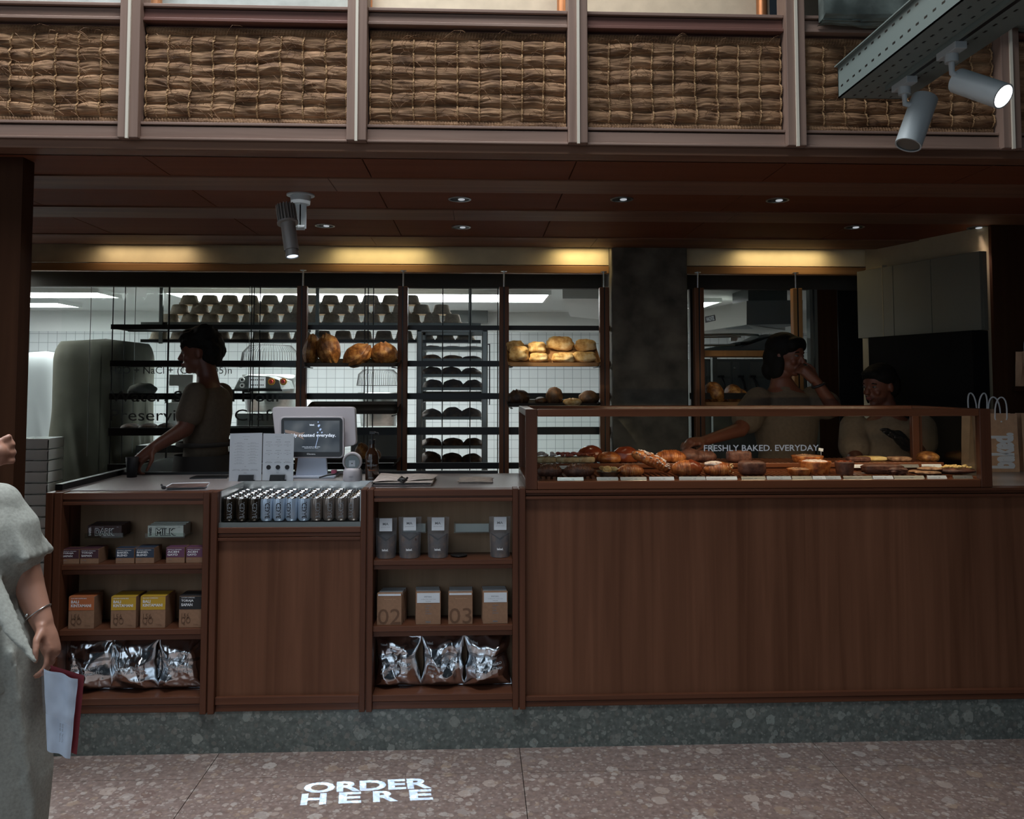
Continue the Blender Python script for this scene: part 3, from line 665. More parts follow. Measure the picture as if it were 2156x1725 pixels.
# cans
def can(kind, label, loc):
    o = thing('drink_can', label, 'can', loc, 0, 'drink cans in the counter bin')
    r, hh = .0258, z(1050)-cz0
    MB().lathe([(.019, 0), (.0225, .004), (r, .012), (r, hh-.014), (.0225, hh-.004)], loc, 24).build('can_body', kind, o)
    MB().lathe([(.0225, hh-.004), (.0235, hh), (.021, hh-.001), (.0205, hh-.004), (.0001, hh-.0035)], loc, 24).build('lid', 'canlid', o)
    x, y, zz = loc; MB().box(x-.005, x+.005, y-.012, y+.003, zz+hh-.0035, zz+hh-.0015).build('pull_tab', 'canlid', o)
    return o, r, hh
ncol = 11; pitch = (x1-x0-.016)/ncol; rng = random.Random(5)
protos = {}
for c in range(ncol):
    kind = 'cand' if c < 3 else ('canw' if c < 7 else 'canm')
    nm = {'cand': 'dark brown', 'canw': 'pale blue', 'canm': 'grey-brown'}[kind]
    for r_ in range(6):
        loc = (x0+.008+pitch*(c+.5)+(r_ % 2)*.004-.002, BY0+.027+r_*.0535, cz0)
        lab = '%s drink can, %s column from the left, %s row from the front' % (nm, ORD[c], ORD[r_])
        if (kind, r_ == 0) not in protos or r_ == 0:
            o, rr, hh = can(kind, lab, loc); protos[(kind, r_ == 0)] = o
            if r_ == 0:
                off = (-.35, .25, .45, .35, .1)[c % 5]*.9 if c > 2 else .3
                def wrap(x, y, loc=loc, rr=rr, off=off, hh=hh):  # lettering bent round the can, reading upwards
                    a = off+(1-y)*.75-.38; q = rr+.0004
                    return Vector((loc[0]+q*math.sin(a), loc[1]-q*math.cos(a), loc[2]+.012+x*(hh-.028)))
                MB().text('BAKED.', (0, 0, 0), (1, 0, 0), (0, 0, 1), 1, 1, bold=.03, mapf=wrap).build('lettering', 'ink' if kind == 'canw' else 'inkg', o)
        else: dup(protos[(kind, False)], loc, 0, lab)
# large right counter
z = lambda y: ZZ(1500, y, YC)
t = thing('counter_front', 'long plywood-panelled counter body under the pastry display case', 'counter', (FX(1600), YC+.3, zp))
x0 = FX(1106.5)
MB().box(x0, XR, YC+.012, YC+.03, z(1462), z(1049)).build('front_panel', 'ply', t)
MB().box(x0, XR, YC-.012, YC+.06, z(1036), HW-.001).box(x0, XR, YC+.0, YC+.04, z(1042), z(1036.5)).box(x0, XR, YC-.01, YC+.04, z(1049), z(1043)).build('top_rail', 'counter_x', t, bevel=.002)
MB().box(x0, XR, YC-.006, YC+.03, z(1470), z(1460)).box(x0, XR, YC-.002, YC+.03, zp, z(1471)).build('bottom_rail', 'counter_x', t, bevel=.002)
MB().box(x0, XR, YC+.56, YC+.6, zp, HW-.03).build('rear_panel', 'counter_x', t)
# worktop with the cut-out for the bin
WB = 4.15
t = thing('worktop', 'pale stone worktop running along the whole counter', 'worktop', (0, 3.8, HW-.03))
a, b = FX(457.5)-.0, FX(758.5)+.0
m = MB(); m.box(XL+.03, a, YC+.06, WB, HW-.03, HW).box(a, b, BY1+.006, WB, HW-.03, HW).box(b, XR, YC+.06, WB, HW-.03, HW)
m.build('slab', 'top', t)
MB().box(XL, XL+.03, YC+.07, WB+.02, HW-.05, HW+.025).box(XL, .1, WB, WB+.025, HW-.05, HW+.012).build('edge_trim', 'black', t)
# side glass screen at the left end
t = thing('glass_screen', 'frameless clear glass screen at the left end of the counter', 'screen', (XL, 3.9, HW))
for k, (ya, yb) in enumerate(((3.56, 3.93), (3.934, 4.44), (4.444, 4.86))):
    MB().box(XL+.012, XL+.018, ya, yb, HW+.025, 1.5+200/1750*ya).build('glass_panel', 'sideglass', t)
MB().box(XL+.0, XL+.03, 4.1, 4.86, HW-.06, HW+.024).build('bottom_channel', 'black', t)
# ------------------------------------------------------------------ boxes on the left shelves
def carton(name, label, cat, xa, xb, ytop, zb, dep, matn, yoff=.0, lab=None, grp=None, ref=280, parts=(), topm=None, band=None, Yf=None):
    Yf = YC+.01+yoff if Yf is None else Yf
    X0, X1 = XX(xa, ytop, Yf), XX(xb, ytop, Yf); zt = ZZ((xa+xb)/2, ytop, Yf)
    o = thing(name, label, cat, ((X0+X1)/2, Yf+dep/2, zb), 0, grp)
    MB().box(X0, X1, Yf, Yf+dep, zb, zt).build('carton', matn, o, bevel=.0015)
    w, h = X1-X0, zt-zb
    if band:
        bm_, frac = band
        MB().box(X0+.0015*0+.001, X1-.001, Yf-.0008, Yf, zt-h*frac, zt-.002).box(X0+.001, X1-.001, Yf, Yf+dep*.8, zt, zt+.0008).build('label', bm_, o)
    for (tx, x_, y_, tw, th, mm, bd) in parts:
        MB().text(tx, (X0+w*x_, Yf-.0014, zb+h*y_), (1, 0, 0), (0, 0, 1), w*tw, h*th, bold=bd).build('lettering', mm, o)
    return o
s1, s2, s3 = Az
def small(xa, xb, yt, band, l1, l2, label, dep=.055, yoff=0):
    return carton('coffee_box', label, 'coffee box', xa, xb, yt, s1, dep, 'kraft', yoff=yoff, grp='small coffee boxes on the top left shelf', band=(band, .62),
        parts=((l1, .08, .66, .62, .13, 'inkw', .03), (l2, .08, .48, .55, .13, 'inkw', .03), ('SINGLE ORIGIN', .08, .84, .75, .05, 'inkw', .02), ('200g', .1, .2, .22, .07, 'inkg', .0)))
small(129.5, 167, 1157, 'plum', 'TORAJA', 'SAPAN', 'small kraft coffee box with dark plum TORAJA SAPAN label, leftmost on the top shelf')
small(169, 208, 1156, 'plum', 'TORAJA', 'SAPAN', 'small kraft coffee box with dark plum TORAJA SAPAN label, second from left', .09)
small(244, 283, 1155, 'navy', 'BAKED.', 'BLEND', 'small kraft coffee box with navy BAKED. BLEND label, left of the pair')
small(285.5, 325, 1154, 'navy', 'BAKED.', 'BLEND', 'small kraft coffee box with navy BAKED. BLEND label, right of the pair', .085)
small(350, 389, 1153, 'violet', 'ACEH', 'GAYO', 'small kraft coffee box with violet ACEH GAYO label, left of the pair')
small(392, 427, 1153, 'violet', 'ACEH', 'GAYO', 'small kraft coffee box with violet ACEH GAYO label, beside the right stile')
def big(xa, xb, yt, band, l1, l2, label, dep=.075, yoff=0, zb=None):
    return carton('coffee_box', label, 'coffee box', xa, xb, yt, s2, dep, 'kraft', yoff=yoff, grp='tall coffee boxes on the middle left shelf', band=(band, .42),
        parts=((l1, .1, .8, .3 if len(l1) < 5 else .55, .09, 'inkw', .03), (l2, .1, .68, .78 if len(l2) > 6 else .5, .09, 'inkw', .03), ('CUP DRIP COFFEE BAG', .1, .93, .6, .035, 'inkw', .01), ('156', .12, .3, .34, .16, 'inkk', .0), ('QO', .1, .1, .42, .24, 'inkk', .0), ('100g', .66, .08, .2, .04, 'inkk', .0)))
carton('coffee_box', 'plain kraft coffee box hidden behind the orange-labelled one', 'coffee box', 165, 209, 1247, s2, .04, 'kraft', yoff=.085, grp='tall coffee boxes on the middle left shelf')
big(145, 199, 1257, 'orange', 'BALI', 'KINTAMANI', 'tall kraft coffee box with orange BALI KINTAMANI label')
big(234, 287, 1257, 'yellow', 'BALI', 'KINTAMANI', 'tall kraft coffee box with yellow BALI KINTAMANI label, left of the pair', .11)
big(296, 349, 1256, 'yellow', 'BALI', 'KINTAMANI', 'tall kraft coffee box with yellow BALI KINTAMANI label, right of the pair', .11)
big(377.5, 424.5, 1255, 'ink', 'TORAJA', 'SAPAN', 'tall kraft coffee box with black TORAJA SAPAN label beside the right stile', .1)
# chocolate bars in acrylic holders
for px0, px1, mtx, word, nm, lm in ((184, 256, 'choco', 'DARK', 'dark brown', 'inkw'), (311, 386, 'mint', 'MILK', 'pale', 'ink')):
    Yf = YC+.045; X0, X1 = XX(px0, 1120, Yf), XX(px1, 1120, Yf); zb_0 = ZZ(px0, 1131, Yf); zt = ZZ(px0, 1107, Yf)
    hol = thing('acrylic_holder', 'clear acrylic wall holder for the %s chocolate bars' % nm, 'holder', ((X0+X1)/2, Yf+.05, zb_0-.004), 0, 'acrylic holders on the left cabinet back')
    MB().box(X0-.008, X1+.008, Yf-.006, YC+.149, zb_0-.004, zb_0-.001).box(X0-.008, X1+.008, Yf-.006, Yf-.003, zb_0-.001, zb_0+.016).build('tray', 'acrylic', hol)
    for k in range(3):
        yk = Yf+.03*k; o = thing('chocolate_bar', '%s %s chocolate bar box, %s in its holder' % (nm, word, ('front', 'middle', 'rear')[k]), 'chocolate box', ((X0+X1)/2, yk+.013, zb_0), 0, 'chocolate bar boxes')
        MB().box(X0, X1, yk, yk+.028, zb_0, zt+k*.0015).build('carton', mtx, o, bevel=.001)
        if k == 0:
            w, h = X1-X0, zt-zb_0
            MB().text(word, (X0+w*.22, Yf-.0008, zb_0+h*.1), (1, 0, 0), (0, 0, 1), w*.58, h*.66, bold=.07).build('lettering', lm if word == 'DARK' else 'ink', o)
            MB().text(word, (X0+w*.235, Yf-.0014, zb_0+h*.16), (1, 0, 0), (0, 0, 1), w*.55, h*.54, bold=.01).build('lettering', 'ink' if word == 'DARK' else 'mint', o)
            MB().text('BAKED.', (X0+w*.11, Yf-.0008, zb_0+h*.12), (0, 0, 1), (-1, 0, 0), h*.75, w*.07, bold=.05).build('lettering', lm, o)
            MB().text('CHOCOLATE', (X0+w*.22, Yf-.0008, zb_0+h*.82), (1, 0, 0), (0, 0, 1), w*.25, h*.06).text('40g', (X0+w*.85, Yf-.0008, zb_0+h*.82), (1, 0, 0), (0, 0, 1), w*.06, h*.06).build('lettering', lm, o)
# ------------------------------------------------------------------ silver crisp bags
def bag(px0, px1, yt, yb, label, seed, Yf=3.545, lines=('Sweet Potato', 'and Taro Chip'), text=True, dep=.1, zb=None):
    X0, X1 = XX(px0, yb, Yf), XX(px1, yb, Yf); zt = ZZ((px0+px1)/2, yt, Yf); w, h = X1-X0, zt-zb; cxm = (X0+X1)/2
    o = thing('foil_bag', label, 'snack bag', (cxm, Yf+.03, zb), 0, 'silver foil snack bags')
    rr = random.Random(seed); folds = [(rr.uniform(0, 1), rr.uniform(0, 1), rr.uniform(0, PI), rr.uniform(.25, 1)) for _ in range(11)]
    def pt(u, v, side):
        e = (max(0, min(1, min(u, 1-u)*4)))**.6*(max(0, min(1, min(v, 1-v)*4.5)))**.6
        puff = dep/2*e*(1.1-.35*v)
        cr = 0
        for (a, b, th, s) in folds:
            dd = (u-a)*math.cos(th)+(v-b)*math.sin(th); cr += s*.021*max(0, 1-abs(dd)*5)*(1 if (a*13 % 1) > .45 else -1)*(1-.6*min(1, math.hypot(u-a, v-b)))
        cr += .010*noise.noise(Vector((u*3.4, v*3.4, seed+side)))+.0025*abs(noise.noise(Vector((u*11, v*10, seed))))
        wv = 1-.13*math.sin(PI*v)**1.0-.05*v; xx = cxm+(u-.5)*w*wv+.01*nz((v*4, u, seed))
        zz = zb+.003+v*(h-.003)+(.014*nz((u*4, seed, 0))*v if v > .5 else 0)
        return Vector((xx, Yf+dep/2+side*(puff+cr*(.25+.75*e))*1.0, zz))
    m = MB(); m.grid(lambda u, v: pt(u, v, -1), 44, 52, 0, True).grid(lambda u, v: pt(1-u, v, 1), 14, 16, 0, True)
    m.build('bag', 'foil', o)
    q = MB(); q.grid(lambda u, v: pt(.05+u*.9, .60+v*.055, -1)+Vector((0, -.0016, 0)), 30, 4, 0, False).build('seal_band', 'foild', o)
    if text:
        q = MB()
        for k, s in enumerate(lines):
            q.text(s, (0, 0, 0), (1, 0, 0), (0, 0, 1), 1, 1, bold=.01, mapf=lambda x, y, k=k: pt(.14+x*.7, .47-k*.1+y*.065, -1)+Vector((0, -.0035, 0)))
        q.text('Net 50g', (0, 0, 0), (1, 0, 0), (0, 0, 1), 1, 1, mapf=lambda x, y: pt(.14+x*.2, .3+y*.03, -1)+Vector((0, -.0035, 0)))
        q.text('baked.', (0, 0, 0), (1, 0, 0), (0, 0, 1), 1, 1, bold=.01, mapf=lambda x, y: pt(.12+x*.16, .85+y*.04, -1)+Vector((0, -.0035, 0)))
        q.build('lettering', 'flapgrey', o)
    return o
bag(120, 234, 1353, 1472, 'silver foil crisp bag, leftmost in the left cabinet, partly behind the customer', 21, zb=s3, lines=('Sweet Potato', 'Choco Ganache'))
bag(217, 327, 1352, 1472, 'silver foil crisp bag, middle of three in the left cabinet', 32, zb=s3)
bag(323, 425, 1350, 1470, 'silver foil crisp bag, rightmost in the left cabinet', 43, zb=s3)
bag(300, 348, 1349, 1440, 'silver foil bag squeezed behind the middle and right bags, left cabinet', 55, Yf=3.62, zb=s3, text=False, dep=.02)
t3 = Bz[2]
bag(784, 886, 1346, 1464, 'silver foil crisp bag, leftmost of three in the middle cabinet', 61, zb=t3)
bag(882, 981, 1341, 1463, 'silver foil crisp bag, middle of three in the middle cabinet', 72, zb=t3)
bag(974, 1078, 1341, 1462, 'silver foil crisp bag, rightmost of three in the middle cabinet', 87, zb=t3)
# ------------------------------------------------------------------ kraft card boxes, middle cabinet
t2 = Bz[1]
def cardbox(xa, xb, yt, label, flap, num, n, sh, yoff=0):
    Yf = YC+.012
    o = carton('drip_bag_box', label, 'box', xa, xb, yt, t2, .022, 'kraft', grp='kraft drip bag boxes', Yf=Yf)
    X0, X1 = XX(xa, yt, Yf), XX(xb, yt, Yf); zt = ZZ((xa+xb)/2, yt, Yf); w, h = X1-X0, zt-t2
    if flap:
        MB().box(X0+.004, X1-.004, Yf-.001, Yf, zt-h*.32, zt-.002).build('flap', 'paper', o)
        MB().text('DRIP BAG', (X0+w*.33, Yf-.0016, zt-h*.15), (1, 0, 0), (0, 0, 1), w*.3, h*.04).text('coffee for one cup', (X0+w*.2, Yf-.0016, zt-h*.22), (1, 0, 0), (0, 0, 1), w*.6, h*.025).text('house', (X0+w*.4, Yf-.0016, zt-h*.28), (1, 0, 0), (0, 0, 1), w*.2, h*.03).build('lettering', 'inkg', o)
        MB().text('medium\nroast\nnotes\nof cacao', (X0+w*.38, Yf-.0008, t2+h*.32), (1, 0, 0), (0, 0, 1), w*.25, h*.3).text('baked.', (X0+w*.4, Yf-.0008, t2+h*.06), (1, 0, 0), (0, 0, 1), w*.2, h*.06, bold=.03).build('lettering', 'inkg', o)
    else:
        MB().box(X0+.004, X1-.004, Yf-.001, Yf, zt-h*.075, zt-.002).build('flap', 'paper', o)
        MB().text('ROAST 02' if num == '02' else 'ROAST 03', (X0+w*.3, Yf-.0008, zt-h*.2), (1, 0, 0), (0, 0, 1), w*.45, h*.03).build('lettering', 'kraft2', o)
        MB().text(num, (X0+w*.04, Yf-.0008, t2+h*.03), (1, 0, 0), (0, 0, 1), w*.92, h*.48).build('lettering', 'inkk', o)
    for k in range(1, n):
        Yk = Yf+.026*k; q = carton('drip_bag_box', label.split(',')[0]+', %s behind the front one' % ORD[k-1], 'box', xa+sh*k, xb+sh*k, yt-3.2*k, t2, .022, 'kraft', grp='kraft drip bag boxes', Yf=Yk)
        a_, b__ = XX(xa+sh*k, yt, Yk), XX(xb+sh*k, yt, Yk); zz = ZZ(xa, yt-3.2*k, Yk)
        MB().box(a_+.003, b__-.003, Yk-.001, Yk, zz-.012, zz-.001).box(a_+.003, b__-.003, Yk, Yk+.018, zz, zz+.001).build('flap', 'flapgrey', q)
cardbox(794, 846, 1250, 'kraft box numbered 02, at the left', False, '02', 4, 3.2)
cardbox(876, 928, 1248, 'kraft box with deep white flap in the second stack', True, '', 4, -.6)
cardbox(944, 995, 1248, 'kraft box numbered 03 in the third stack', False, '03', 4, .2)
cardbox(1017, 1069, 1247, 'kraft box with deep white flap beside the right stile', True, '', 4, -1.2)
# ------------------------------------------------------------------ clear pouches
t1 = Bz[0]
for k, (xa, xb) in enumerate(((788, 834), (837, 886), (898, 945), (1030, 1076))):
    Yf = YC+.02; X0, X1 = XX(xa, 1150, Yf), XX(xb, 1150, Yf); zt = ZZ(xa, (1093, 1091, 1091, 1090)[k], Yf); w, h = X1-X0, zt-t1; xc = (X0+X1)/2
    o = thing('clear_pouch', ('clear pouch of dark granola with white tag, leftmost beside the stile', 'clear pouch of dark granola with white tag, second from left', 'clear pouch of dark granola with white tag, third from left', 'clear pouch of dark granola with white tag, at the right end of the shelf')[k], 'pouch', (xc, Yf+.03, t1), 0, 'clear granola pouches')
    def pp(u, v, sd, s=1.0):
        d_ = (.034*(1-v)**.8+.002)*math.sin(PI*min(1, max(0, u)))**.5*s
        ww = w*(1-.10*(1-v))*(s if s < 1 else 1); return Vector((xc+(u-.5)*ww, Yf+.035+sd*d_+.002*nz((u*8, v*8, k)), t1+.002+v*(h-.003)))
    MB().grid(lambda u, v: pp(u, v, -1), 16, 18).grid(lambda u, v: pp(1-u, v, 1), 16, 18).build('film', 'pouch', o)
    m = MB(); f_ = .42
    m.grid(lambda u, v: pp(u, v*f_, -1, .9)+Vector((0, 0, -.0 - (.16*h*abs(2*u-1)*-v))), 16, 10).grid(lambda u, v: pp(1-u, v*f_, 1, .9)+Vector((0, 0, .16*h*abs(2*u-1)*v)), 16, 10)
    m.build('contents', 'burnt', o)
    MB().box(xc-.026, xc+.027, Yf+.012, Yf+.0125, t1+h*.68, zt).build('tag', 'paper', o)
    MB().text('MA', (xc-.012, Yf+.0115, t1+h*.83), (1, 0, 0), (0, 0, 1), .024, h*.06, bold=.02).text('granola cacao', (xc-.018, Yf+.0115, t1+h*.77), (1, 0, 0), (0, 0, 1), .036, h*.02).build('lettering', 'inkg', o)
    q = pp(.5, .22, -1); MB().text('baked.', (xc-.013, Yf-.002, t1+h*.20), (1, 0, 0), (0, 0, 1), .026, h*.055, bold=.04).build('lettering', 'inkw', o)
for px0, px1, lab in ((846, 897, 'clear acrylic wall holder with a white card, behind the left pouches'), (956, 1031, 'clear acrylic wall holder with a white card, in the gap between the pouches')):
    Yf = YC+.085; X0, X1 = XX(px0, 1110, Yf), XX(px1, 1110, Yf); z0, z1 = ZZ(px0, 1123, Yf), ZZ(px0, 1102, Yf)
    o = thing('acrylic_holder', lab, 'holder', ((X0+X1)/2, Yf, z0), 0, 'acrylic holders in the middle cabinet')
    MB().box(X0, X1, Yf, YC+.149, z0, z0+.002).box(X0, X1, Yf, Yf+.002, z0, z1).box(X0, X0+.002, Yf, YC+.149, z0, z1).box(X1-.002, X1, Yf, YC+.149, z0, z1).build('tray', 'acrylic', o)
    MB().box(X0+.006, X1-.004, Yf+.006, Yf+.008, z0+.004, z1-.004).build('card', 'paper', o)
MB().lathe([(.0001, .002), (.03, .002), (.036, .006), (.036, .008), (.028, .006), (.0001, .005)], (XX(966, 1172, YC+.07), YC+.07, t1), 28).build('saucer', 'blackplastic')
tag(bpy.data.objects['saucer'], 'small black saucer lying on the shelf between the clear pouches', 'saucer')
# ------------------------------------------------------------------ display case
cx0, cx1 = FX(1106.5, 940), FX(2086.5, 940); CB = 4.08; zc1 = ZZ(1500, 861.5, YC); zci = ZZ(1500, 877, YC); zd = ZZ(1500, 1012, YC)
case = thing('display_case', 'long reddish wooden display case glazed on all sides, full of pastries', 'display case', ((cx0+cx1)/2, 3.8, HW))
pw = FX(1131.5, 940)-cx0
for xa in (cx0, cx1-pw):
    MB().box(xa, xa+pw, YC-.005, YC+.03, HW, zc1).build('corner_post', 'counter_z', case, bevel=.003)
    MB().box(xa, xa+pw, CB-.03, CB, HW, zc1).build('corner_post', 'counter_z', case, bevel=.003)
    for za_, zb2 in ((zc1-.03, zc1), (HW, HW+.04)): MB().box(xa, xa+pw*.8, YC+.03, CB-.03, za_, zb2).build('side_rail', 'case_wood', case, bevel=.003)
MB().box(cx0+pw, cx1-pw, YC-.005, YC+.03, zci, zc1).build('top_rail', 'case_wood', case, bevel=.004)
MB().box(cx0+pw, cx1-pw, YC-.005, YC+.03, HW, zd).build('bottom_rail', 'case_wood', case, bevel=.004)
MB().box(cx0+pw, cx1-pw, CB-.03, CB, zc1-.03, zc1).build('rear_top_rail', 'case_wood', case, bevel=.004)
MB().box(cx0+pw, cx1-pw, CB-.03, CB, HW, HW+.04).build('rear_bottom_rail', 'case_wood', case, bevel=.004)
MB().box(cx0+pw, cx1-pw, YC+.012, YC+.016, zd-.004, zci+.004).build('front_glass', 'caseglass', case)
MB().box(cx0+.012, cx1-.012, YC+.03, CB-.03, zc1-.012, zc1-.008).build('top_glass', 'caseglass', case)
for xa in (cx0+.012, cx1-.016): MB().box(xa, xa+.004, YC+.03, CB-.03, HW+.04, zc1-.03).build('side_glass', 'caseglass', case)
dz = ZZ(1500, 1000, 3.62)
MB().box(cx0+pw*.8, cx1-pw*.8, YC+.03, CB-.03, HW+.002, dz-.012).build('deck', 'case_wood', case)
m = MB(); x = cx0+pw
while x < cx1-pw-.02:
    m.prism([(x, YC+.075, dz-.012), (x+.012, YC+.075, dz-.012), (x+.012, 3.76, dz-.012), (x, 3.76, dz-.012)], (0, 0, .012)); x += .024
m.build('slatted_tray', 'case_wood', case)
rz_ = ZZ(1800, 974, 3.79)
MB().box(cx0+pw, cx1-pw, 3.785, CB-.04, dz-.012, rz_-.008).box(cx0+pw, cx1-pw, 3.778, 3.79, rz_-.02, rz_).build('riser', 'case_wood', case, bevel=.002)
m = MB(); x = cx0+pw
while x < cx1-pw-.02:
    m.box(x, x+.012, 3.80, CB-.05, rz_-.008, rz_); x += .024
m.build('riser_slats', 'case_wood', case)
X0, X1 = XX(1482, 944, YC+.011), XX(1727, 944, YC+.011)
MB().text('FRESHLY BAKED. EVERYDAY.', (X0, YC+.0112, ZZ(1600, 950.5, YC)), (1, 0, 0), (0, 0, 1), X1-X0, .0262, bold=.012).build('lettering', 'inkw', case)
# LED strip of the case
l = area('case_light', ((cx0+cx1)/2+.25, YC+.06, zc1-.035), ((cx0+cx1)/2+.25, YC+.3, dz), 1.5, .012, 2.2, (1, .76, .52), 150); l.parent = None
# ------------------------------------------------------------------ price tags
def ptag(pa, pb, y0, y1, Yt, zb, lab, txt=True, mt='paper'):
    X0, X1 = XX(pa, y1, Yt), XX(pb, y1, Yt); zt = zb+max(.012, (y1-y0)/F_PX*Yt*1.0)
    o = thing('price_holder', lab, 'price tag', ((X0+X1)/2, Yt, zb), 0, 'price tag holders in the display case')
    mt = ('paper', 'flapgrey', 'steel', 'paper', 'alu')[int(pa) % 5]
    m = MB(); m.prism([(X0, Yt, zb), (X0, Yt+.012, zb+.014), (X0, Yt+.014, zb+.014), (X0, Yt+.014, zb)], (X1-X0, 0, 0)).build('holder', mt, o)
    n_ = Vector((0, -.014, .012)).normalized()*.0006; o_ = Vector((X0+.004, Yt, zb))+Vector((0, .0035, .004))+n_
    MB().text('Croissant  28', o_, (1, 0, 0), Vector((0, .012, .014)).normalized(), (X1-X0)*.6, .005).build('lettering', 'inkg', o)
fr = [(1174, 1229), (1257, 1302), (1307, 1362), (1368, 1420), (1431, 1486), (1488, 1553), (1562, 1613), (1616, 1667), (1669, 1711), (1713, 1740), (1741, 1772), (1777, 1838), (1840, 1882), (1884, 1948), (1955, 1995), (2009, 2050)]
for i, (a, b) in enumerate(fr): ptag(a, b, 1001, 1009, YC+.034, ZZ(1500, 1011, YC+.04), 'price tag holder in the front row of the display, %s from the left' % ORD[i])
for i, (a, b) in enumerate(((1166, 1218), (1795, 1835), (1840, 1889), (1894, 1936), (1943, 1984))): ptag(a, b, 966, 975, 3.765, rz_-.022, 'price tag holder on the rear step of the display, %s from the left' % ORD[i])
# ------------------------------------------------------------------ pastries
def at(px, Y, zb, w_px): return XX(px, 980, Y), w_px/F_PX*Y
def loaf_fn(seed, rough=.06, flat=.5, sc=2.0):
    def f(p):
        r = 1+rough*nz((p.x*sc+seed, p.y*sc, p.z*sc))+rough*.4*nz((p.x*7, p.y*7+seed, p.z*7))
        return r
    return f
def blob(m, c, r, seed, rough=.06, mi=0, rot=None, nu=28, nv=18, cut=.55):
    c = Vector(c); n0 = len(m.v); m.ball(c, r, nu, nv, mi, rot, loaf_fn(seed, rough))
    zmin = c.z-r[2]*cut
    for i in range(n0, len(m.v)):
        if m.v[i].z < zmin: m.v[i].z = zmin+(m.v[i].z-zmin)*.08
    return zmin
def croissant(m, c, L, W, H, seed, bend=.35, ridges=5, rot=0):
    n, k = 46, 18; c = Vector(c); vs = []
    for i in range(n+1):
        t = i/n*2-1; env = (1-abs(t)**2.2)**.55
        rd = env*(1+.13*(abs(math.sin(ridges*PI*abs(t)+.2))**.6-.5)); cy = bend*L*.5*t*t
        for j in range(k):
            a = 2*PI*j/k; y = math.cos(a)*W/2*rd; zz = math.sin(a)*H/2*rd; zz = max(zz, -H*.32)
            p = Vector((t*L/2, y+cy-bend*L*.18, zz+H*.32+.003*nz((t*4, a, seed)))); p.rotate(Matrix.Rotation(rot, 3, 'Z')); vs.append(c+p)
    m.add(vs, [(i*k+j, i*k+(j+1) % k, (i+1)*k+(j+1) % k, (i+1)*k+j) for i in range(n) for j in range(k)], 0, True); return m
FY, RY, fz, rz2 = 3.62, 3.86, dz, rz_
def past(name, label, cat, px, Y, zb): 
    return thing(name, label, cat, (XX(px, 980, Y), Y, zb), 0, 'pastries in the display case')
def P3(px, Y, zb): return Vector((XX(px, 980, Y), Y, zb))
PXM = FY/F_PX
for k, (px, w) in enumerate(((1158, 54), (1219, 66))):      # striped chocolate croissants
    o = past('chocolate_croissant', 'chocolate-striped croissant at the front %s of the display' % ('left corner' if k == 0 else 'left, beside the foil tart'), 'pastry', px, FY, fz)
    croissant(MB(), P3(px, FY, fz), w*PXM, .085, .058, 5+k, .1, 9).build('pastry', 'cocoa', o)
    m = MB(); rr = random.Random(k)
    for i in range(15):
        x_ = (i/14-.5)*w*PXM*.72; e = math.sqrt(max(.05, 1-(x_/(w*PXM/2))**2)); c_ = P3(px, FY, fz)
        m.tube([c_+Vector((x_+rr.uniform(-.004, .004), -.044*e*math.cos(a), .0195+.031*e*math.sin(a)+.0015)) for a in [j*PI/10*.8+.3 for j in range(9)]], .0008, 5)
    m.build('drizzle', 'crois', o)
c_ = P3(1281, FY-.01, fz); o = past('foil_tart', 'sliced fruit tart in a crimped silver foil dish', 'tart', 1281, FY-.01, fz)
m = MB(); m.lathe([(.036+.001*0, 0), (.052, .019), (.054, .02), (.05, .019), (.035, .002), (.0001, .002)], c_, 48)
for i in range(len(m.v)):
    v = m.v[i]; 
    d_ = v-c_; a = math.atan2(d_.y, d_.x); v.x += math.cos(a)*.0012*math.sin(a*24); v.y += math.sin(a)*.0012*math.sin(a*24)
m.build('foil_dish', 'steel', o)
m = MB(); rr = random.Random(4)
for i in range(16):
    a = rr.uniform(0, 2*PI); q = rr.uniform(0, .034); m.ball(c_+Vector((q*math.cos(a), q*math.sin(a), .021+rr.uniform(0, .012))), (.016, .005, .01), 10, 6, 0, Matrix.Rotation(rr.uniform(0, PI), 3, 'Z') @ Matrix.Rotation(rr.uniform(-.6, .6), 3, 'X'))
m.build('filling', 'ciab', o)
o = past('croissant', 'plain croissant between the foil tart and the sugared croissant', 'croissant', 1327, FY, fz); croissant(MB(), P3(1327, FY, fz), 58*PXM, .07, .055, 9, .1, 6).build('pastry', 'crois', o)
o = past('almond_croissant', 'long sugar-dusted almond croissant leaning diagonally across the display', 'croissant', 1367, FY+.04, fz)
m = croissant(MB(), (0, 0, 0), .19, .085, .065, 12, .05, 6); RM = Matrix.Rotation(R(24), 3, 'Y'); c_ = P3(1367, FY+.05, fz+.035)
m.v = [c_+RM @ v for v in m.v]; m.build('pastry', 'crois', o)
m = MB(); rr = random.Random(8)
for i in range(70):
    t_ = rr.uniform(-.42, .42); a = rr.uniform(.15, PI-.15); e = (1-abs(t_*2)**2.2)**.55
    p = Vector((t_*.19, -.043*e*math.cos(a), .021+.034*e*math.sin(a))); m.ball(c_+RM @ p, (rr.uniform(.004, .01), rr.uniform(.004, .008), .0035), 7, 5, 0, RM @ Matrix.Rotation(rr.uniform(0, 3), 3, 'Z'))
m.build('sugar_topping', 'sugar', o)
def plaincr(px, Y, zb, w, label, mt='crois', H=.066, rid=6, nm='croissant', rot=0): 
    o = past(nm, label, 'croissant', px, Y, zb); croissant(MB(), P3(px, Y, zb), w/F_PX*Y, .085, H, px, .08, rid, rot).build('pastry', mt, o); return o
o = plaincr(1446, FY, fz, 66, 'big glossy croissant half dipped in dark chocolate, front row', H=.078, rid=7)
m = MB(); croissant(m, P3(1446, FY, fz), 67*PXM, .088, .081, 1446, .08, 1); nd = [v for v in m.v]
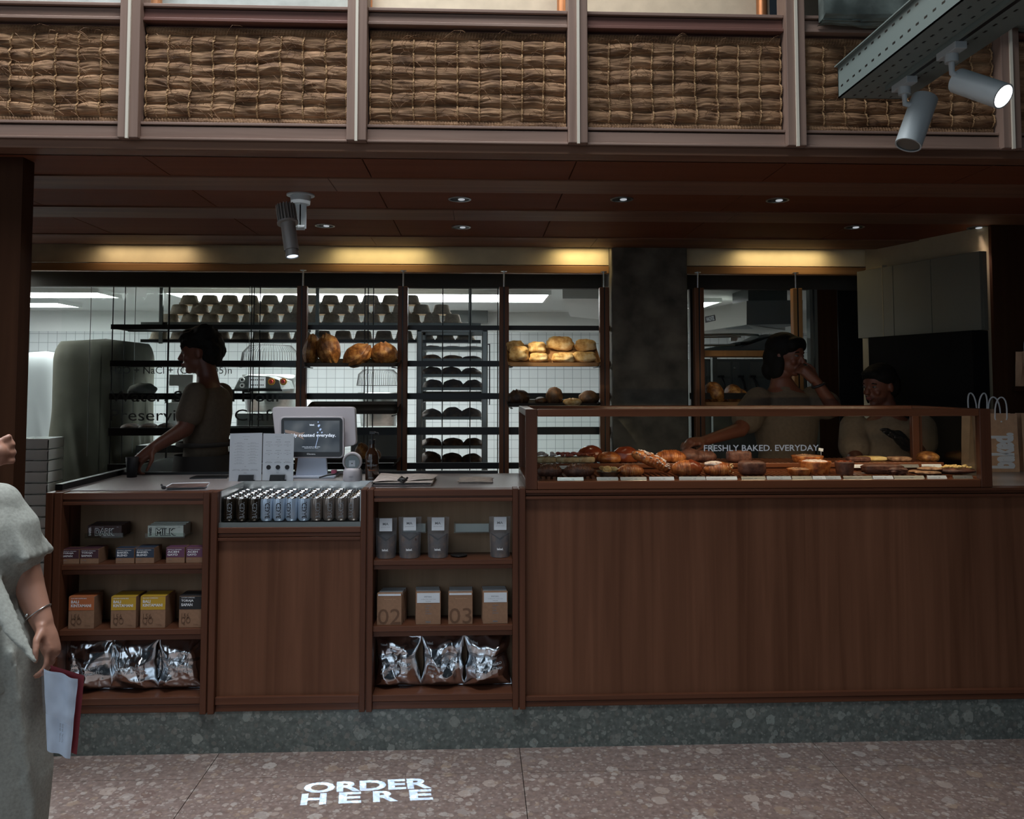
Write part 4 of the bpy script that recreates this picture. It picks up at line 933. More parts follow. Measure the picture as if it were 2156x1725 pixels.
keep = [i for i, f in enumerate(m.f) if sum(m.v[j].x for j in f)/4 > P3(1446, FY, fz).x+.006]
m.f = [m.f[i] for i in keep]; m.m = [0]*len(keep); m.sm = [True]*len(keep); m.build('chocolate_dip', 'glaze', o)
o = plaincr(1512, FY, fz, 62, 'sugar-dusted croissant with chopped nuts at its right end, front row', H=.068, rid=6)
m = MB(); rr = random.Random(2); c_ = P3(1512, FY, fz)
for i in range(40): m.ball(c_+Vector((rr.uniform(.018, .056), rr.uniform(-.04, .0), rr.uniform(.01, .05))), rr.uniform(.002, .0045), 6, 4)
m.build('chopped_nuts', 'ciab', o)
m = MB(); blob(m, c_+Vector((-.02, 0, .048)), (.042, .03, .012), 3, .12, cut=1); m.build('sugar_topping', 'sugar', o)
def block(px, Y, zb, w, d_, h, label, mt, nm, cat='pastry', rnd=.35, seed=1, rough=.03):
    o = past(nm, label, cat, px, Y, zb); m = MB(); c_ = P3(px, Y, zb); W_ = w/F_PX*Y
    def sup(p):
        e = 5; return 1/((abs(p.x)**e+abs(p.y)**e+abs(p.z)**e)**(1/e))*(1+rough*nz((p.x*3+seed, p.y*3, p.z*3)))
    m.ball(c_+Vector((0, 0, h/2)), (W_/2, d_/2, h/2), 32, 20, fn=sup); m.build('pastry', mt, o); return o
block(1583, FY, fz, 54, .08, .06, 'square chocolate pain au chocolat beside the empty slats', 'cocoa', 'chocolate_bun')
def tart(px, Y, zb, w, h, label, mt, top, seed=1, nm='tart'):
    o = past(nm, label, 'tart', px, Y, zb); c_ = P3(px, Y, zb); r = w/F_PX*Y/2
    MB().lathe([(r*.85, 0), (r, h*.9), (r*.98, h), (r*.9, h*.96), (r*.88, h*.85), (.0001, h*.85)], c_, 32).build('crust', mt, o)
    m = MB(); rr = random.Random(seed); blob(m, c_+Vector((0, 0, h*.86)), (r*.86, r*.86, h*.22), seed, .1, cut=1)
    for i in range(16):
        a = rr.uniform(0, 2*PI); q = rr.uniform(0, r*.7); m.ball(c_+Vector((q*math.cos(a), q*math.sin(a), h*1.0)), (.007, .005, .004), 6, 4)
    m.build('topping', top, o); return o
tart(1681, FY, fz, 50, .026, 'small low open tart at the right of the empty slats', 'crois', 'cookie', 3)
tart(1716, FY+.05, fz, 66, .055, 'tall cream-topped cake tart in the front row', 'crois', 'sugar', 6)
tart(1778, FY, fz, 40, .056, 'dark glazed muffin between the cream tart and the chocolate loaf', 'cocoa', 'glaze', 5, 'muffin')
block(1857, FY+.02, fz, 84, .07, .042, 'long dark chocolate cake loaf, front row', 'cocoa', 'chocolate_loaf', seed=4, rough=.08)
block(1888, FY-.01, fz, 38, .05, .03, 'knobbly dark chocolate stick in front of the chocolate loaf', 'cocoa', 'chocolate_stick', seed=9, rough=.25)
for k, (px, Yo, w, zo) in enumerate(((1930, .03, 36, 0), (1953, -.01, 56, 0), (1957, .015, 50, .014))):
    o = past('cookie', ('small pale cookie, leftmost of three overlapping', 'large nut cookie, lowest of three overlapping', 'nut cookie, topmost of three overlapping')[k], 'cookie', px, FY+Yo, fz+zo)
    m = MB(); blob(m, P3(px, FY+Yo, fz+zo+.007), (w*PXM/2, w*PXM/2*.8, .008), k+5, .1, cut=.8); m.build('cookie', 'cookie', o)
o = past('nut_tart', 'yellow nut tart slice board at the right end of the front row', 'tart', 2012, FY+.02, fz)
m = MB(); c_ = P3(2012, FY+.02, fz); blob(m, c_+Vector((0, 0, .012)), (.085, .06, .015), 4, .08, cut=.8); m.build('crust', 'cocoa', o)
m = MB(); rr = random.Random(12)
for i in range(60): a = rr.uniform(0, 2*PI); q = rr.uniform(0, .07); m.ball(c_+Vector((q*math.cos(a), q*.7*math.sin(a), .022+rr.uniform(0, .01))), (.009, .006, .005), 6, 4)
m.build('topping', 'cake', o)
# rear row
for k, (px, w) in enumerate(((1150, 44), (1196, 56), (1232, 40))):
    o = past('sandwich', ('creamy filled sandwich in the rear left corner of the display', 'ham sandwich in the rear row, second from left', 'glazed ham sandwich in the rear row, third from left')[k], 'sandwich', px, RY-.02, rz2)
    c_ = P3(px, RY-.02, rz2); W_ = w/F_PX*RY
    MB().ball(c_+Vector((0, 0, .014)), (W_/2, .04, .015), 24, 12, fn=lambda p: 1/((abs(p.x)**4+abs(p.y)**4+abs(p.z)**4)**.25)).build('bread', 'toast', o, bevel=0)
    m = MB(); rr = random.Random(k)
    for i in range(14): m.ball(c_+Vector((rr.uniform(-W_*.42, W_*.42), rr.uniform(-.036, .0), .032+rr.uniform(0, .014))), (.016, .01, .006), 9, 6, 0, Matrix.Rotation(rr.uniform(0, 3), 3, 'Z') @ Matrix.Rotation(rr.uniform(-.5, .5), 3, 'X'))
    m.build('filling', ('sugar', 'lip', 'glaze')[k], o)
def bun(px, Y, zb, w, h, label, mt, seed, nm='brioche_bun', cat='bun'):
    o = past(nm, label, cat, px, Y, zb); m = MB(); W_ = w/F_PX*Y; c_ = P3(px, Y, zb); blob(m, c_+Vector((0, 0, h*.36)), (W_/2, .05, h*.64), seed, .07, cut=.55); m.build('pastry', mt, o); return o
bun(1243, RY+.03, rz2, 56, .075, 'dark glazed brioche bun behind the sandwiches', 'glaze', 3)
bun(1283, RY-.02, rz2, 50, .05, 'orange-brown danish behind the foil tart', 'crois', 5, 'danish')
bun(1318, RY, rz2, 60, .072, 'glossy brown bun behind the plain croissant', 'glaze', 8)
plaincr(1412, RY-.03, rz2, 68, 'ridged croissant in the rear row, behind the chocolate-dipped one', H=.07, rid=7)
bun(1452, RY+.02, rz2, 50, .06, 'dark twisted roll in the rear row near the column', 'cocoa', 11)
plaincr(1482, RY+.02, rz2, 56, 'dark laminated croissant in the rear row before the lettering', 'cocoa', H=.062, rid=8)
block(1556, RY-.04, rz2, 50, .07, .055, 'square dark bun behind the pain au chocolat', 'cocoa', 'chocolate_bun', seed=3)
tart(1700, RY-.04, rz2, 66, .03, 'wide flat tart on the rear step, below the lettering', 'crois', 'cookie', 8)
for k, px in enumerate((1796, 1818)): block(px, RY-.04, rz2, 26, .05, .024, 'dark brownie slab on the rear step, %s' % ('left one' if k == 0 else 'right one'), 'cocoa', 'brownie', seed=k+2, rough=.06)
block(1834, RY+.02, rz2, 62, .07, .02, 'flat yellow cake slab on the rear step', 'cake', 'yellow_cake', 'cake', seed=5)
block(1893, RY, rz2, 46, .07, .02, 'flat brown cookie slab on the rear step', 'cookie', 'cookie_slab', 'cookie', seed=6, rough=.08)
bun(1954, RY, rz2, 46, .045, 'rough golden scone at the right end of the rear step', 'crust', 14, 'scone', 'scone')
o = past('price_card', 'small white price card standing on the rear step right of the lettering', 'price tag', 1729, RY-.02, rz2)
MB().obox(P3(1729, RY-.02, rz2+.055), (.011, 0, -.002), (0, .0006, 0), (.001, 0, .007)).cyl(P3(1729, RY-.018, rz2), P3(1729, RY-.018, rz2+.05), .0012).build('card', 'paper', o)
# ------------------------------------------------------------------ things on the worktop
def yz(y): return (HW-1.5)*F_PX/(808-y)      # depth where the worktop shows at row y
# menus
for k, (pa, pb, yt, yb, hx) in enumerate(((483, 551, 913, 1013, 518), (553, 618, 914, 1012, 584))):
    Yt = 3.87; X0, X1 = XX(pa, 980, Yt), XX(pb, 980, Yt); zt = ZZ(pa, yt, Yt); w, h = X1-X0, zt-HW
    o = thing('menu_card', 'printed white menu card standing in a black block, %s' % ('left of the pair' if k == 0 else 'right one with three round pictures'), 'menu', ((X0+X1)/2, Yt, HW), 0, 'menu cards on the worktop')
    MB().obox(((X0+X1)/2, Yt, HW+h/2+.001), (w/2, 0, .0015*(1-2*k)), (0, .0008, 0), (0, .004, h/2)).build('card', 'paper', o)
    m = MB()
    def ln(cx, y, ww, hh, s): m.text(s, (X0+w*(cx-ww/2), Yt-.004+.008*y-.001*1.6, HW+h*y), (1, 0, 0), (0, 0, 1), w*ww, h*hh)
    ln(.5, .93, .22, .008, 'espresso drinks'); ln(.5, .87, .12, .014, 'drinks')
    rr = random.Random(k)
    if k == 0:
        for cx_ in (.3, .72):
            for j in range(8):
                y = .80-j*.06; s = rr.choice(['flat white', 'long black', 'cappuccino', 'iced latte', 'piccolo', 'mocha']); ln(cx_, y, .16, .009, s); ln(cx_, y-.022, rr.uniform(.24, .34), .010, 'single origin beans with milk')
        ln(.5, .3, .05, .008, 'or')
        for cx_ in (.22, .5, .78): ln(cx_, .24, .2, .01, 'cold brew'); ln(cx_, .22, .24, .012, 'black or white')
        ln(.5, .165, .09, .014, 'baked.')
    else:
        for r_ in range(2):
            for cx_ in (.2, .5, .8):
                y = .82-r_*.18; ln(cx_, y, .17, .014, 'pastry'); ln(cx_, y-.035, .08, .008, 'plain'); ln(cx_, y-.06, .24, .009, 'butter and sugar'); ln(cx_, y-.085, .06, .008, '28')
        ln(.5, .49, .05, .01, 'or'); ln(.5, .45, .72, .006, 'ask our team for todays freshly roasted beans')
        for cx_ in (.2, .5, .8):
            ln(cx_, .41, .14, .009, 'beans'); ln(cx_, .385, .22, .016, 'bali kintamani')
            m.cyl((X0+w*cx_, Yt-.004, HW+h*.29), (X0+w*cx_, Yt-.0035, HW+h*.29), w*.075, n=20)
        ln(.5, .17, .08, .012, 'baked.')
    m.build('print', 'ink', o)
    xh = XX(hx, 1000, Yt-.01); ww = .033
    ho = thing('menu_stand', 'small black block holding the %s menu card' % ('left' if k == 0 else 'right'), 'card stand', (xh, Yt-.015, HW), 0, 'black menu stands')
    MB().obox((xh, Yt-.012, HW+.0145), (ww, 0, 0), (0, .007, 0), (.002, 0, .0145)).box(xh+ww*.6, xh+ww*1.2, Yt-.024, Yt-.005, HW, HW+.006).build('block', 'blackplastic', ho, bevel=.001)
# point of sale terminal
Yp = 3.98; pos = thing('payment_terminal', 'double-sided point-of-sale terminal with white shell and lit customer screen', 'terminal', (XX(655, 985, Yp), Yp, HW))
def Q(px, py, Y): return P(px, py, Y)
def rrect(c, r, n=6):   # rounded quad from 4 corners (px), clockwise from top-left
    out = []
    for i in range(4):
        p, a, b = Vector(c[i]), Vector(c[i-1]), Vector(c[(i+1) % 4]); u = (a-p).normalized()*r; v = (b-p).normalized()*r
        for k in range(n+1):
            t = k/n; out.append(p+u*(1-t)**2+v*t**2)
    return out
def slab(m, pts, Y, th, mi=0, tilt=0, yref=0):
    vs = []
    for p in pts: vs.append(P(p.x, p.y, Y+(yref-p.y)*tilt))
    return m.prism(vs[::-1], (0, th, 0), mi)
m = MB(); slab(m, rrect([(572, 857), (747, 857), (750, 937), (584, 968)], 9), Yp+.05, .05, tilt=.0006, yref=950)
m.build('rear_display', 'shell', pos, bevel=.004)
m = MB(); slab(m, rrect([(589, 877), (724, 877), (724, 965), (589, 965)], 10), Yp-.01, .03, tilt=.0004, yref=965); sh = m.build('front_display', 'shell', pos, bevel=.003)
m = MB(); slab(m, rrect([(592, 880), (721, 880), (721, 962), (592, 962)], 8), Yp-.013, .003, tilt=.0004, yref=965); m.build('bezel', 'blackplastic', sh)
scr = nodes('screen_picture'); nt_ = scr[1]; v_ = coords(nt_, (1, 1, 1)); n_ = N(nt_, 'ShaderNodeTexNoise'); n_.inputs['Scale'].default_value = 9; nt_.links.new(v_, n_.inputs['Vector'])
cc_ = ramp(nt_, n_.outputs[0], [(.35, (.018, .025, .035)), (.55, (.045, .055, .065)), (.7, (.08, .09, .1))]); scr[2].inputs['Base Color'].default_value = (.01, .01, .01, 1)
nt_.links.new(cc_, scr[2].inputs['Emission Color']); scr[2].inputs['Emission Strength'].default_value = 1.1; M['screen'] = scr[0]
M['scrw'] = emis('screen_text', (.75, .85, 1), 1.0); M['scrh'] = emis('screen_hand', (.25, .2, .18), .8); M['scrb'] = emis('screen_flower', (.45, .6, .9), .9)
m = MB(); slab(m, [Vector(q) for q in ((598, 886), (715, 886), (715, 952), (598, 952))], Yp-.0138, .0006, tilt=.0004, yref=965); sc_ = m.build('screen', 'screen', sh)
def scrpt(px, py, e=.0145): return P(px, py, Yp-e+(965-py)*.0004)
def sbox(m, s, x0, x1, y0, y1, b=.0):
    o_ = scrpt(x0, y1); return m.text(s, o_, scrpt(x1, y1)-o_, scrpt(x0, y0)-o_, 1, 1, bold=b)
m = MB(); sbox(m, 'freshly roasted everyday.', 596.5, 707, 913, 922, .015); sbox(m, 'baked.', 652, 662, 893, 896.5, .03); sbox(m, 'order at the counter or scan below', 636, 674, 940, 941.8); sbox(m, 'baked by the team', 641, 670, 943, 944.6); m.build('lettering', 'scrw', sc_)
m = MB(); m.prism([scrpt(*q, .0142) for q in ((600, 905), (618, 908), (632, 912), (642, 910), (636, 917), (640, 926), (628, 920), (612, 914), (600, 911))][::-1], (0, .0001, 0)); m.build('hand_picture', 'scrh', sc_)
m = MB(); m.tube([scrpt(671, 915, .0143), scrpt(664, 943, .0143)], .0011, 5)
for q in ((672, 897, .007), (675, 905, .006), (669, 911, .004), (678, 911, .004), (670, 889, .003)): m.cyl(scrpt(q[0], q[1], .0142), scrpt(q[0], q[1], .0143), q[2], n=9)
m.build('flower_picture', 'scrb', sc_)
m = MB(); o_ = scrpt(646, 958); m.text('Cinntra', o_, scrpt(664, 958)-o_, scrpt(646, 954.5)-o_, 1, 1, bold=.02); m.build('maker_mark', 'inkw', sh)
m = MB(); m.prism([P(*q, Yp) for q in ((627, 964), (686, 964), (690, 1004), (622, 1004))], (0, .02, 0)).build('stand', 'shelly', pos, bevel=.002)
MB().box(XX(618, 1000, Yp), XX(707, 1000, Yp), Yp-.03, Yp+.12, HW, HW+.012).build('base_plate', 'shelly', pos, bevel=.004)
MB().tube([P(706, 998, Yp-.02), P(716, 996, Yp-.03), P(730, 998, Yp-.03), P(738, 1003, Yp-.03)], .004, 6).tube([P(672, 1006, Yp-.07), P(688, 1001, Yp-.07), P(705, 999, Yp-.05)], .004, 6).build('cable', 'blackplastic', pos)
o = MB().box(XX(697, 1000, 4.0), XX(708, 1000, 4.0), 4.0, 4.02, HW+.0125, ZZ(700, 990, 4.0)).build('pink_clip', 'pink', bevel=.002); tag(o, 'small pink clip lying beside the terminal stand', 'clip')
# round scanner
Ys = 3.85; c_ = P(742, 972, Ys); r = 20/F_PX*Ys; bz = HW
o = thing('code_scanner', 'white desktop scanner with a round dark-rimmed face', 'scanner', (c_.x, Ys, HW))
MB().lathe([(.0001, 0), (.042, 0), (.044, .004), (.042, .045), (.036, .058), (.0001, .06)], (c_.x, Ys+.01, HW), 32).build('base', 'shell', o)
m = MB(); m.lathe([(.0001, .02), (r*.8, .02), (r, .006), (r, -.008), (r*.93, -.014), (r*.82, -.012)], (c_.x, Ys, c_.z), 40, ax=(0, 1, .12)); m.build('head', 'shell', o)
m = MB(); m.lathe([(r*.83, -.0125), (r*.74, -.0135), (r*.74, -.009)], (c_.x, Ys, c_.z), 40, ax=(0, 1, .12)); m.build('dark_rim', 'lampdark', o)
m = MB(); m.cyl((c_.x, Ys-.01, c_.z), (c_.x, Ys-.006, c_.z), r*.75, n=36); m.build('window', mat('scanner_face', (.28, .33, .34), .25), o)
MB().box(c_.x-.014, c_.x+.014, Ys-.0115, Ys-.011, c_.z-.022, c_.z+.006).build('square_mark', 'paper', o); MB().cyl((c_.x, Ys-.0125, c_.z-.008), (c_.x, Ys-.0118, c_.z-.008), .003).build('dot_mark', 'ink', o)
MB().text('ZEBEX', (c_.x-.01, Ys-.0345, HW+.02), (1, 0, 0), (0, 0, 1), .02, .004, bold=.02).build('maker_mark', 'inkg', o)
# sanitiser
Yb2 = 3.87; c_ = P(783, 1010, Yb2); o = thing('sanitiser_bottle', 'amber glass hand sanitiser bottle with a black pump', 'bottle', (c_.x, Yb2, HW)); h = ZZ(783, 940, Yb2)-HW
rb = .031
MB().lathe([(.0001, 0), (rb*.95, 0), (rb, .006), (rb, h*.68), (rb*.9, h*.8), (rb*.5, h*.93), (.012, h), (.012, h+.012)], (c_.x, Yb2, HW), 32).build('bottle_body', 'amber', o)
zt = HW+h+.012
MB().cyl((c_.x, Yb2, zt), (c_.x, Yb2, zt+.018), .014).cyl((c_.x, Yb2, zt+.018), (c_.x, Yb2, zt+.045), .004).box(c_.x-.012, c_.x+.012, Yb2-.01, Yb2+.01, zt+.045, zt+.056).tube([(c_.x, Yb2, zt+.052), (c_.x+.025, Yb2-.005, zt+.05), (c_.x+.03, Yb2-.006, zt+.042)], .004, 6).build('pump', 'blackplastic', o)
def cw(x0, w, z0, h_):   # curved label writing
    return lambda x, y: Vector((c_.x+(rb+.0006)*math.sin(x0+x*w), Yb2-(rb+.0006)*math.cos(x0+x*w), HW+z0+y*h_))
MB().text('hand', 0*Vector((0, 0, 0)), (1, 0, 0), (0, 0, 1), 1, 1, bold=.01, mapf=cw(-.7, .85, h*.55, h*.08)).text('sanitiser', (0, 0, 0), (1, 0, 0), (0, 0, 1), 1, 1, bold=.01, mapf=cw(-.7, 1.7, h*.43, h*.07)).text('baked.', (0, 0, 0), (1, 0, 0), (0, 0, 1), 1, 1, bold=.02, mapf=cw(-.25, .6, h*.08, h*.05)).build('lettering', 'inkg', o)
MB().text('75% alcohol', (0, 0, 0), (1, 0, 0), (0, 0, 1), 1, 1, bold=.01, mapf=cw(-.4, 1.0, h*.3, h*.035)).build('orange_lettering', 'orange', o)
# magazines, tray, newspapers
Yn = yz(1021); 
def sheet(nm, cat, label, pts, zt, th, matn, wav=0, n=1, seed=1):
    ps = [P(px, py, z=zt) for px, py in pts]; c = sum(ps, Vector())/len(ps); o = thing(nm, label, cat, (c.x, c.y, HW)); rr = random.Random(seed)
    for k in range(n):
        m = MB(); z0 = HW+k*th; off = Vector((rr.uniform(-.006, .006), rr.uniform(-.006, .006), 0)) if k else Vector()
        q = [Vector((p.x, p.y, z0))+off for p in ps]
        if wav:
            m.grid(lambda u, v: ((q[0]*(1-u)+q[1]*u)*(1-v)+(q[3]*(1-u)+q[2]*u)*v)+Vector((0, 0, th*.6+wav*(k+1)/n*abs(math.sin(u*5+k*.7+v)))), 16, 8)
            m.box(min(v.x for v in q)+.01, max(v.x for v in q)-.01, min(v.y for v in q)+.004, max(v.y for v in q)-.004, z0, z0+th*.5)
        else: m.prism(q, (0, 0, th*.9))
        m.build('sheet' if n > 1 else 'block', matn[k % len(matn)] if isinstance(matn, list) else matn, o)
    return o
o = sheet('magazine', 'magazine', 'closed magazine with a brown photo cover lying at the left of the worktop', ((346, 1030), (436, 1028), (442, 1019), (362, 1021)), HW, .009, 'paper')
sp = [P(q[0], q[1], z=HW+.009) for q in ((348, 1028), (433, 1026), (440, 1018), (363, 1019))]
M['cover_photo'] = mat('brown_photo_cover', (.13, .08, .07), .5, var=.7, sc=22)
MB().prism(sp, (0, 0, .001)).build('cover', 'cover_photo', o)
MB().cyl(P(344, 1029, z=HW+.0), P(340, 1021, z=HW+.012), .004).ball(P(345, 1027, z=HW+.008), (.011, .007, .007)).build('binder_clip', 'ink', o)
o = sheet('cash_mat', 'mat', 'flat black tray lying near the staff side of the worktop, left of the menus', ((399, 1009), (478, 1008), (484, 1002.5), (414, 1003)), HW, .006, 'blackplastic')
o = sheet('newspaper_stack', 'newspaper', 'loose stack of folded newspapers right of the sanitiser bottle', ((783, 1026), (908, 1021), (920, 1009), (800, 1008)), HW, .0035, ['paperb', 'cover_photo', 'paperb', 'ink', 'paperb'], .006, 6, 4)
MB().tube([P(838, 1012, z=HW+.03), P(846, 1004, z=HW+.045), P(852, 1008, z=HW+.035), P(843, 1014, z=HW+.03), P(849, 1016, z=HW+.028), P(858, 1006, z=HW+.05)], .0045, 7).ball(P(848, 1011, z=HW+.032), (.02, .012, .01)).build('clip', 'blackplastic', o)
o = sheet('folded_flyer', 'newspaper', 'small folded pink and black flyer lying alone on the worktop before the display case', ((961, 1019), (1026, 1019), (1040, 1009), (976, 1008)), HW, .003, ['paperb', 'cover_photo', 'paperb'], .003, 3, 6)
o = MB().lathe([(.0001, 0), (.022, 0), (.029, .095), (.027, .095), (.02, .004), (.0001, .004)], (XX(278, 985, 4.05), 4.05, HW), 28).build('paper_cup', 'ink'); tag(o, 'dark empty cup at the back left corner of the worktop', 'cup')
# ------------------------------------------------------------------ paper carrier bags on the right
def pbag(c, w, d_, h, rz, label, hlab=True, handles=True):
    o = thing('paper_bag', label, 'paper bag', c, rz, 'kraft paper carrier bags'); m = MB()
    for sy in (-1, 1):
        m.grid(lambda u, v, sy=sy: (((u-.5)*w)*sy*-1, sy*d_/2*(1-.28*v)+.004*nz((u*3, v*3, sy)), v*h-.003*math.sin(v*17)), 8, 14, 0, False)
    for sx in (-1, 1):
        m.grid(lambda u, v, sx=sx: (sx*(w/2-.028*v*(1-abs(2*u-1))), (u-.5)*d_*(1-.28*v)*sx, v*h), 6, 10, 0, False)
    m.add([(-w/2, -d_/2, .001), (w/2, -d_/2, .001), (w/2, d_/2, .001), (-w/2, d_/2, .001)], [(0, 1, 2, 3)])
    m.build('bag_body', 'kraft2', o, local=True)
    for sy in (-1, 1):
        pts = [(w*.19*math.cos(a)*(1.0 if 0 < k < 12 else 1), sy*d_*.36+.01*sy*math.sin(a), h-.02+.105*max(0, math.sin(a))**.6) for k, a in enumerate([PI*j/12 for j in range(13)])]
        pts = [(w*.17, sy*d_*.35, h-.03)]+pts+[(-w*.17, sy*d_*.35, h-.03)]
        MB().tube(pts, .0038, 7).build('handle', 'paper', o, local=True)
    if hlab:
        y = -d_/2-.001
        def mp(x, yy): return Vector((-w*.46+yy*w*.55, -(d_/2*(1-.28*(.1+x*.6)))-.0035, h*(.1+x*.62)))
        MB().text('baked.', (0, 0, 0), (1, 0, 0), (0, 0, 1), 1, 1, bold=.06, mapf=lambda x, yy: Vector((w*.36-yy*w*.78, -(d_/2*(1-.28*(.05+x*.62)))-.0035, h*(.06+x*.62)))).build('lettering', 'paper', o, local=True)
        MB().cyl((-w*.0, -d_*.37-.003, h*.87), (-w*.0, -d_*.37, h*.87), .004, n=10).build('eyelet', 'paper', o, local=True)
    return o
b1 = P(2118, 995, z=HW)
pbag((b1.x+.005, b1.y+.06, HW), .155, .085, .29, R(-6), 'kraft paper bag with big white letters standing at the right end of the worktop')
pbag((XX(2062, 985, 4.2), 4.2, HW-.0), .16, .08, .31, R(20), 'kraft paper bag with pale letters standing behind the right end of the display case')
pbag((b1.x+.2, b1.y+.06, HW), .16, .09, .29, R(-10), 'kraft paper bag cut off by the right edge of the photo, behind the lettered bag', False)
sh_ = thing('bag_shelf', 'small dark wall shelf at the far right carrying a kraft bag', 'shelf', (XX(2170, 850, 4.25), 4.25, ZZ(2150, 812, 4.25)))
MB().box(XX(2148, 812, 4.25), XX(2148, 812, 4.25)+.3, 4.18, 4.32, ZZ(2150, 824, 4.25), ZZ(2150, 814, 4.25)).build('board', 'pillar', sh_)
pbag((XX(2146, 812, 4.25)+.085, 4.25, ZZ(2150, 813.5, 4.25)), .16, .08, .18, R(0), 'crumpled kraft bag high up at the right edge on a wall shelf', False)
# extend worktop behind the display for the second bag
MB().box(cx1-.3, XR, WB+.0, 4.32, HW-.03, HW).build('rear_extension', 'top', bpy.data.objects['worktop'])
# ------------------------------------------------------------------ bread display rack
YR = 5.2
def zr(y): return ZZ(900, y, YR)
rack = thing('bread_display_rack', 'tall wooden-post bread rack hung on rods in front of the kitchen glass', 'rack', (XX(848, 700, YR), YR, 0))
rack2 = thing('bread_display_rack', 'wooden-post bread rack right of the concrete column', 'rack', (XX(1575, 700, YR), YR, 0))
bars = [(685, 695), (760, 772), (828, 841), (900, 916), (975, 988)]
for p in (636, 848, 1061, 1272, 1471, 1678):
    k_ = rack if p < 1400 else rack2
    x = XX(p, 750, YR-.07); hw_ = .030
    for s_ in (-1, 1): MB().box(x+(.002 if s_ > 0 else -hw_), x+(hw_ if s_ > 0 else -.002)-.0, YR-.10, YR-.05, .02, zr(607)).build('post', 'post' if p != 1678 else 'post_in', k_, bevel=.004)
    MB().box(x-.004, x+.004, YR-.10, YR-.085, .02, zr(607)).build('post_groove', 'black', k_)
    zt_ = ZZ(900, 570, Y2); MB().cyl((x, YR-.068, zr(607)-.01), (x, YR-.068, zt_), .0055, n=12).cyl((x, YR-.068, zt_-.004), (x, YR-.068, zt_), .02, n=16).build('hanging_rod', 'steel', k_)
xl, xrr = XX(233, 700, YR), XX(1290, 700, YR)
for a, b in bars:
    MB().box(xl, xrr, YR-.0, YR+.025, zr(b), zr(a)).build('rail', 'black', rack)
    MB().box(xl, XX(636, 700, YR), YR+.025, YR+.27, zr(b)+.004, zr(b)+.012).box(xl, XX(636, 700, YR), YR+.25, YR+.27, zr(b), zr(a)-.003).build('shelf_plate', 'black', rack)
    MB().box(XX(1452, 700, YR), XX(1678, 700, YR), YR+.0, YR+.025, zr(b), zr(a)).build('rail', 'black' if b != 772 else 'post_in', rack2) if b in (841, 988) else None
for p, dy in ((237, .01), (262, .29), (355, .02), (529, .01), (534, .28), (547, .15), (768, .02), (775, .28), (786, .1), (932, .2), (990, .22), (1048, .26), (1052, .02)):
    x = XX(p, 700, YR+dy); MB().cyl((x, YR+dy, zr(985)-.1), (x, YR+dy, ZZ(p, 603, YR+dy)), .0035 if p not in (355,) else .006, n=8).build('thin_rod', 'black', rack)
for p, dy in ((190, .02), (284, .26), (525, .26)):
    x = XX(p, 700, YR+dy); MB().cyl((x, YR+dy, HW), (x, YR+dy, ZZ(p, 603, YR+dy)), .002, n=6).build('glass_edge', 'dull', rack)
# lettered glass
Yg = YR-.16; Xg0, Xg1 = XX(190, 800, Yg), XX(622, 800, Yg)
lg = thing('lettered_glass', 'clear glass pane lettered with the bread formula, left part of the rack', 'glass pane', ((Xg0+Xg1)/2, Yg, .9))
MB().box(Xg0, Xg1, Yg, Yg+.004, .9, ZZ(400, 603, Yg)).build('pane', 'glass', lg)
def gtext(s, x0, x1, y0, y1, b=0, parent=lg):
    o_ = P(x0, y1, Yg-.001); return MB().text(s, o_, (P(x1, y1, Yg-.001)-o_), (P(x0, y0, Yg-.001)-o_), 1, 1, bold=b).build('lettering', 'inkd', parent)
gtext('H2O + NaCl + (C6H10O5)n', 232, 488, 772, 792)
gtext('Water, Salt and Flour', 232, 596, 823, 850, .012)
gtext('Preserving the Craft', 232, 583, 862, 894)
# trays
def tray(x0, x1, ylip, yback, Y, dep, label, mt='tray_black'):
    """rimmed tray; front lip at row ylip, rear rim at row yback"""
    xa, xb = XX(x0, ylip, Y), XX(x1, ylip, Y); zf_, zr_ = ZZ(x0, ylip, Y), ZZ(x0, yback, Y+dep)
    o = thing('bread_tray', label, 'tray', ((xa+xb)/2, Y, zf_), 0, 'bread trays on the display rack'); sl = (zr_-zf_-.02)/dep; m = MB()
    pts = rrect([(xa, Y+dep), (xb, Y+dep), (xb, Y), (xa, Y)], .03, 6)
    lo = [Vector((p.x, p.y, zf_-.012+(p.y-Y)*sl)) for p in pts]; cx_ = (xa+xb)/2; cy_ = Y+dep/2
    hi = [Vector((cx_+(v.x-cx_)*1.02, cy_+(v.y-cy_)*1.03, v.z+.022)) for v in lo]; hin = [Vector((cx_+(v.x-cx_)*.985, cy_+(v.y-cy_)*.985, v.z)) for v in hi]
    lin = [Vector((cx_+(v.x-cx_)*.97, cy_+(v.y-cy_)*.97, v.z+.003)) for v in lo]; n = len(lo)
    m.add(lo+hi+hin+lin, [(k*n+i, k*n+(i+1) % n, (k+1)*n+(i+1) % n, (k+1)*n+i) for k in range(3) for i in range(n)])
    m.add(lo, [tuple(range(n))]); m.add(lin, [tuple(range(n))[::-1]])
    m.build('pan', mt, o); return lambda px, v: Vector((XX(px, ylip, Y+dep*v), Y+dep*v, zf_-.008+dep*v*sl))
M['traywood'] = mat('baking_tray_brown', (.3, .16, .07), .5, .2, var=.2, sc=10)
Yt = YR-.06
f1 = tray(640, 838, 768, 752, YR-.27, .24, 'baking tray holding four big dark round loaves, rack bay right of the staff member')
f2 = tray(1070, 1264, 767, 722, YR-.27, .24, 'tilted baking tray holding floured ciabatta loaves in the last rack bay', 'traywood')
f3 = tray(641, 836, 868, 842, YR-.27, .24, 'empty dark baking tray below the big round loaves')
f4 = tray(1070, 1264, 853, 838, YR-.27, .24, 'dark tray of small loaves below the ciabatta tray')
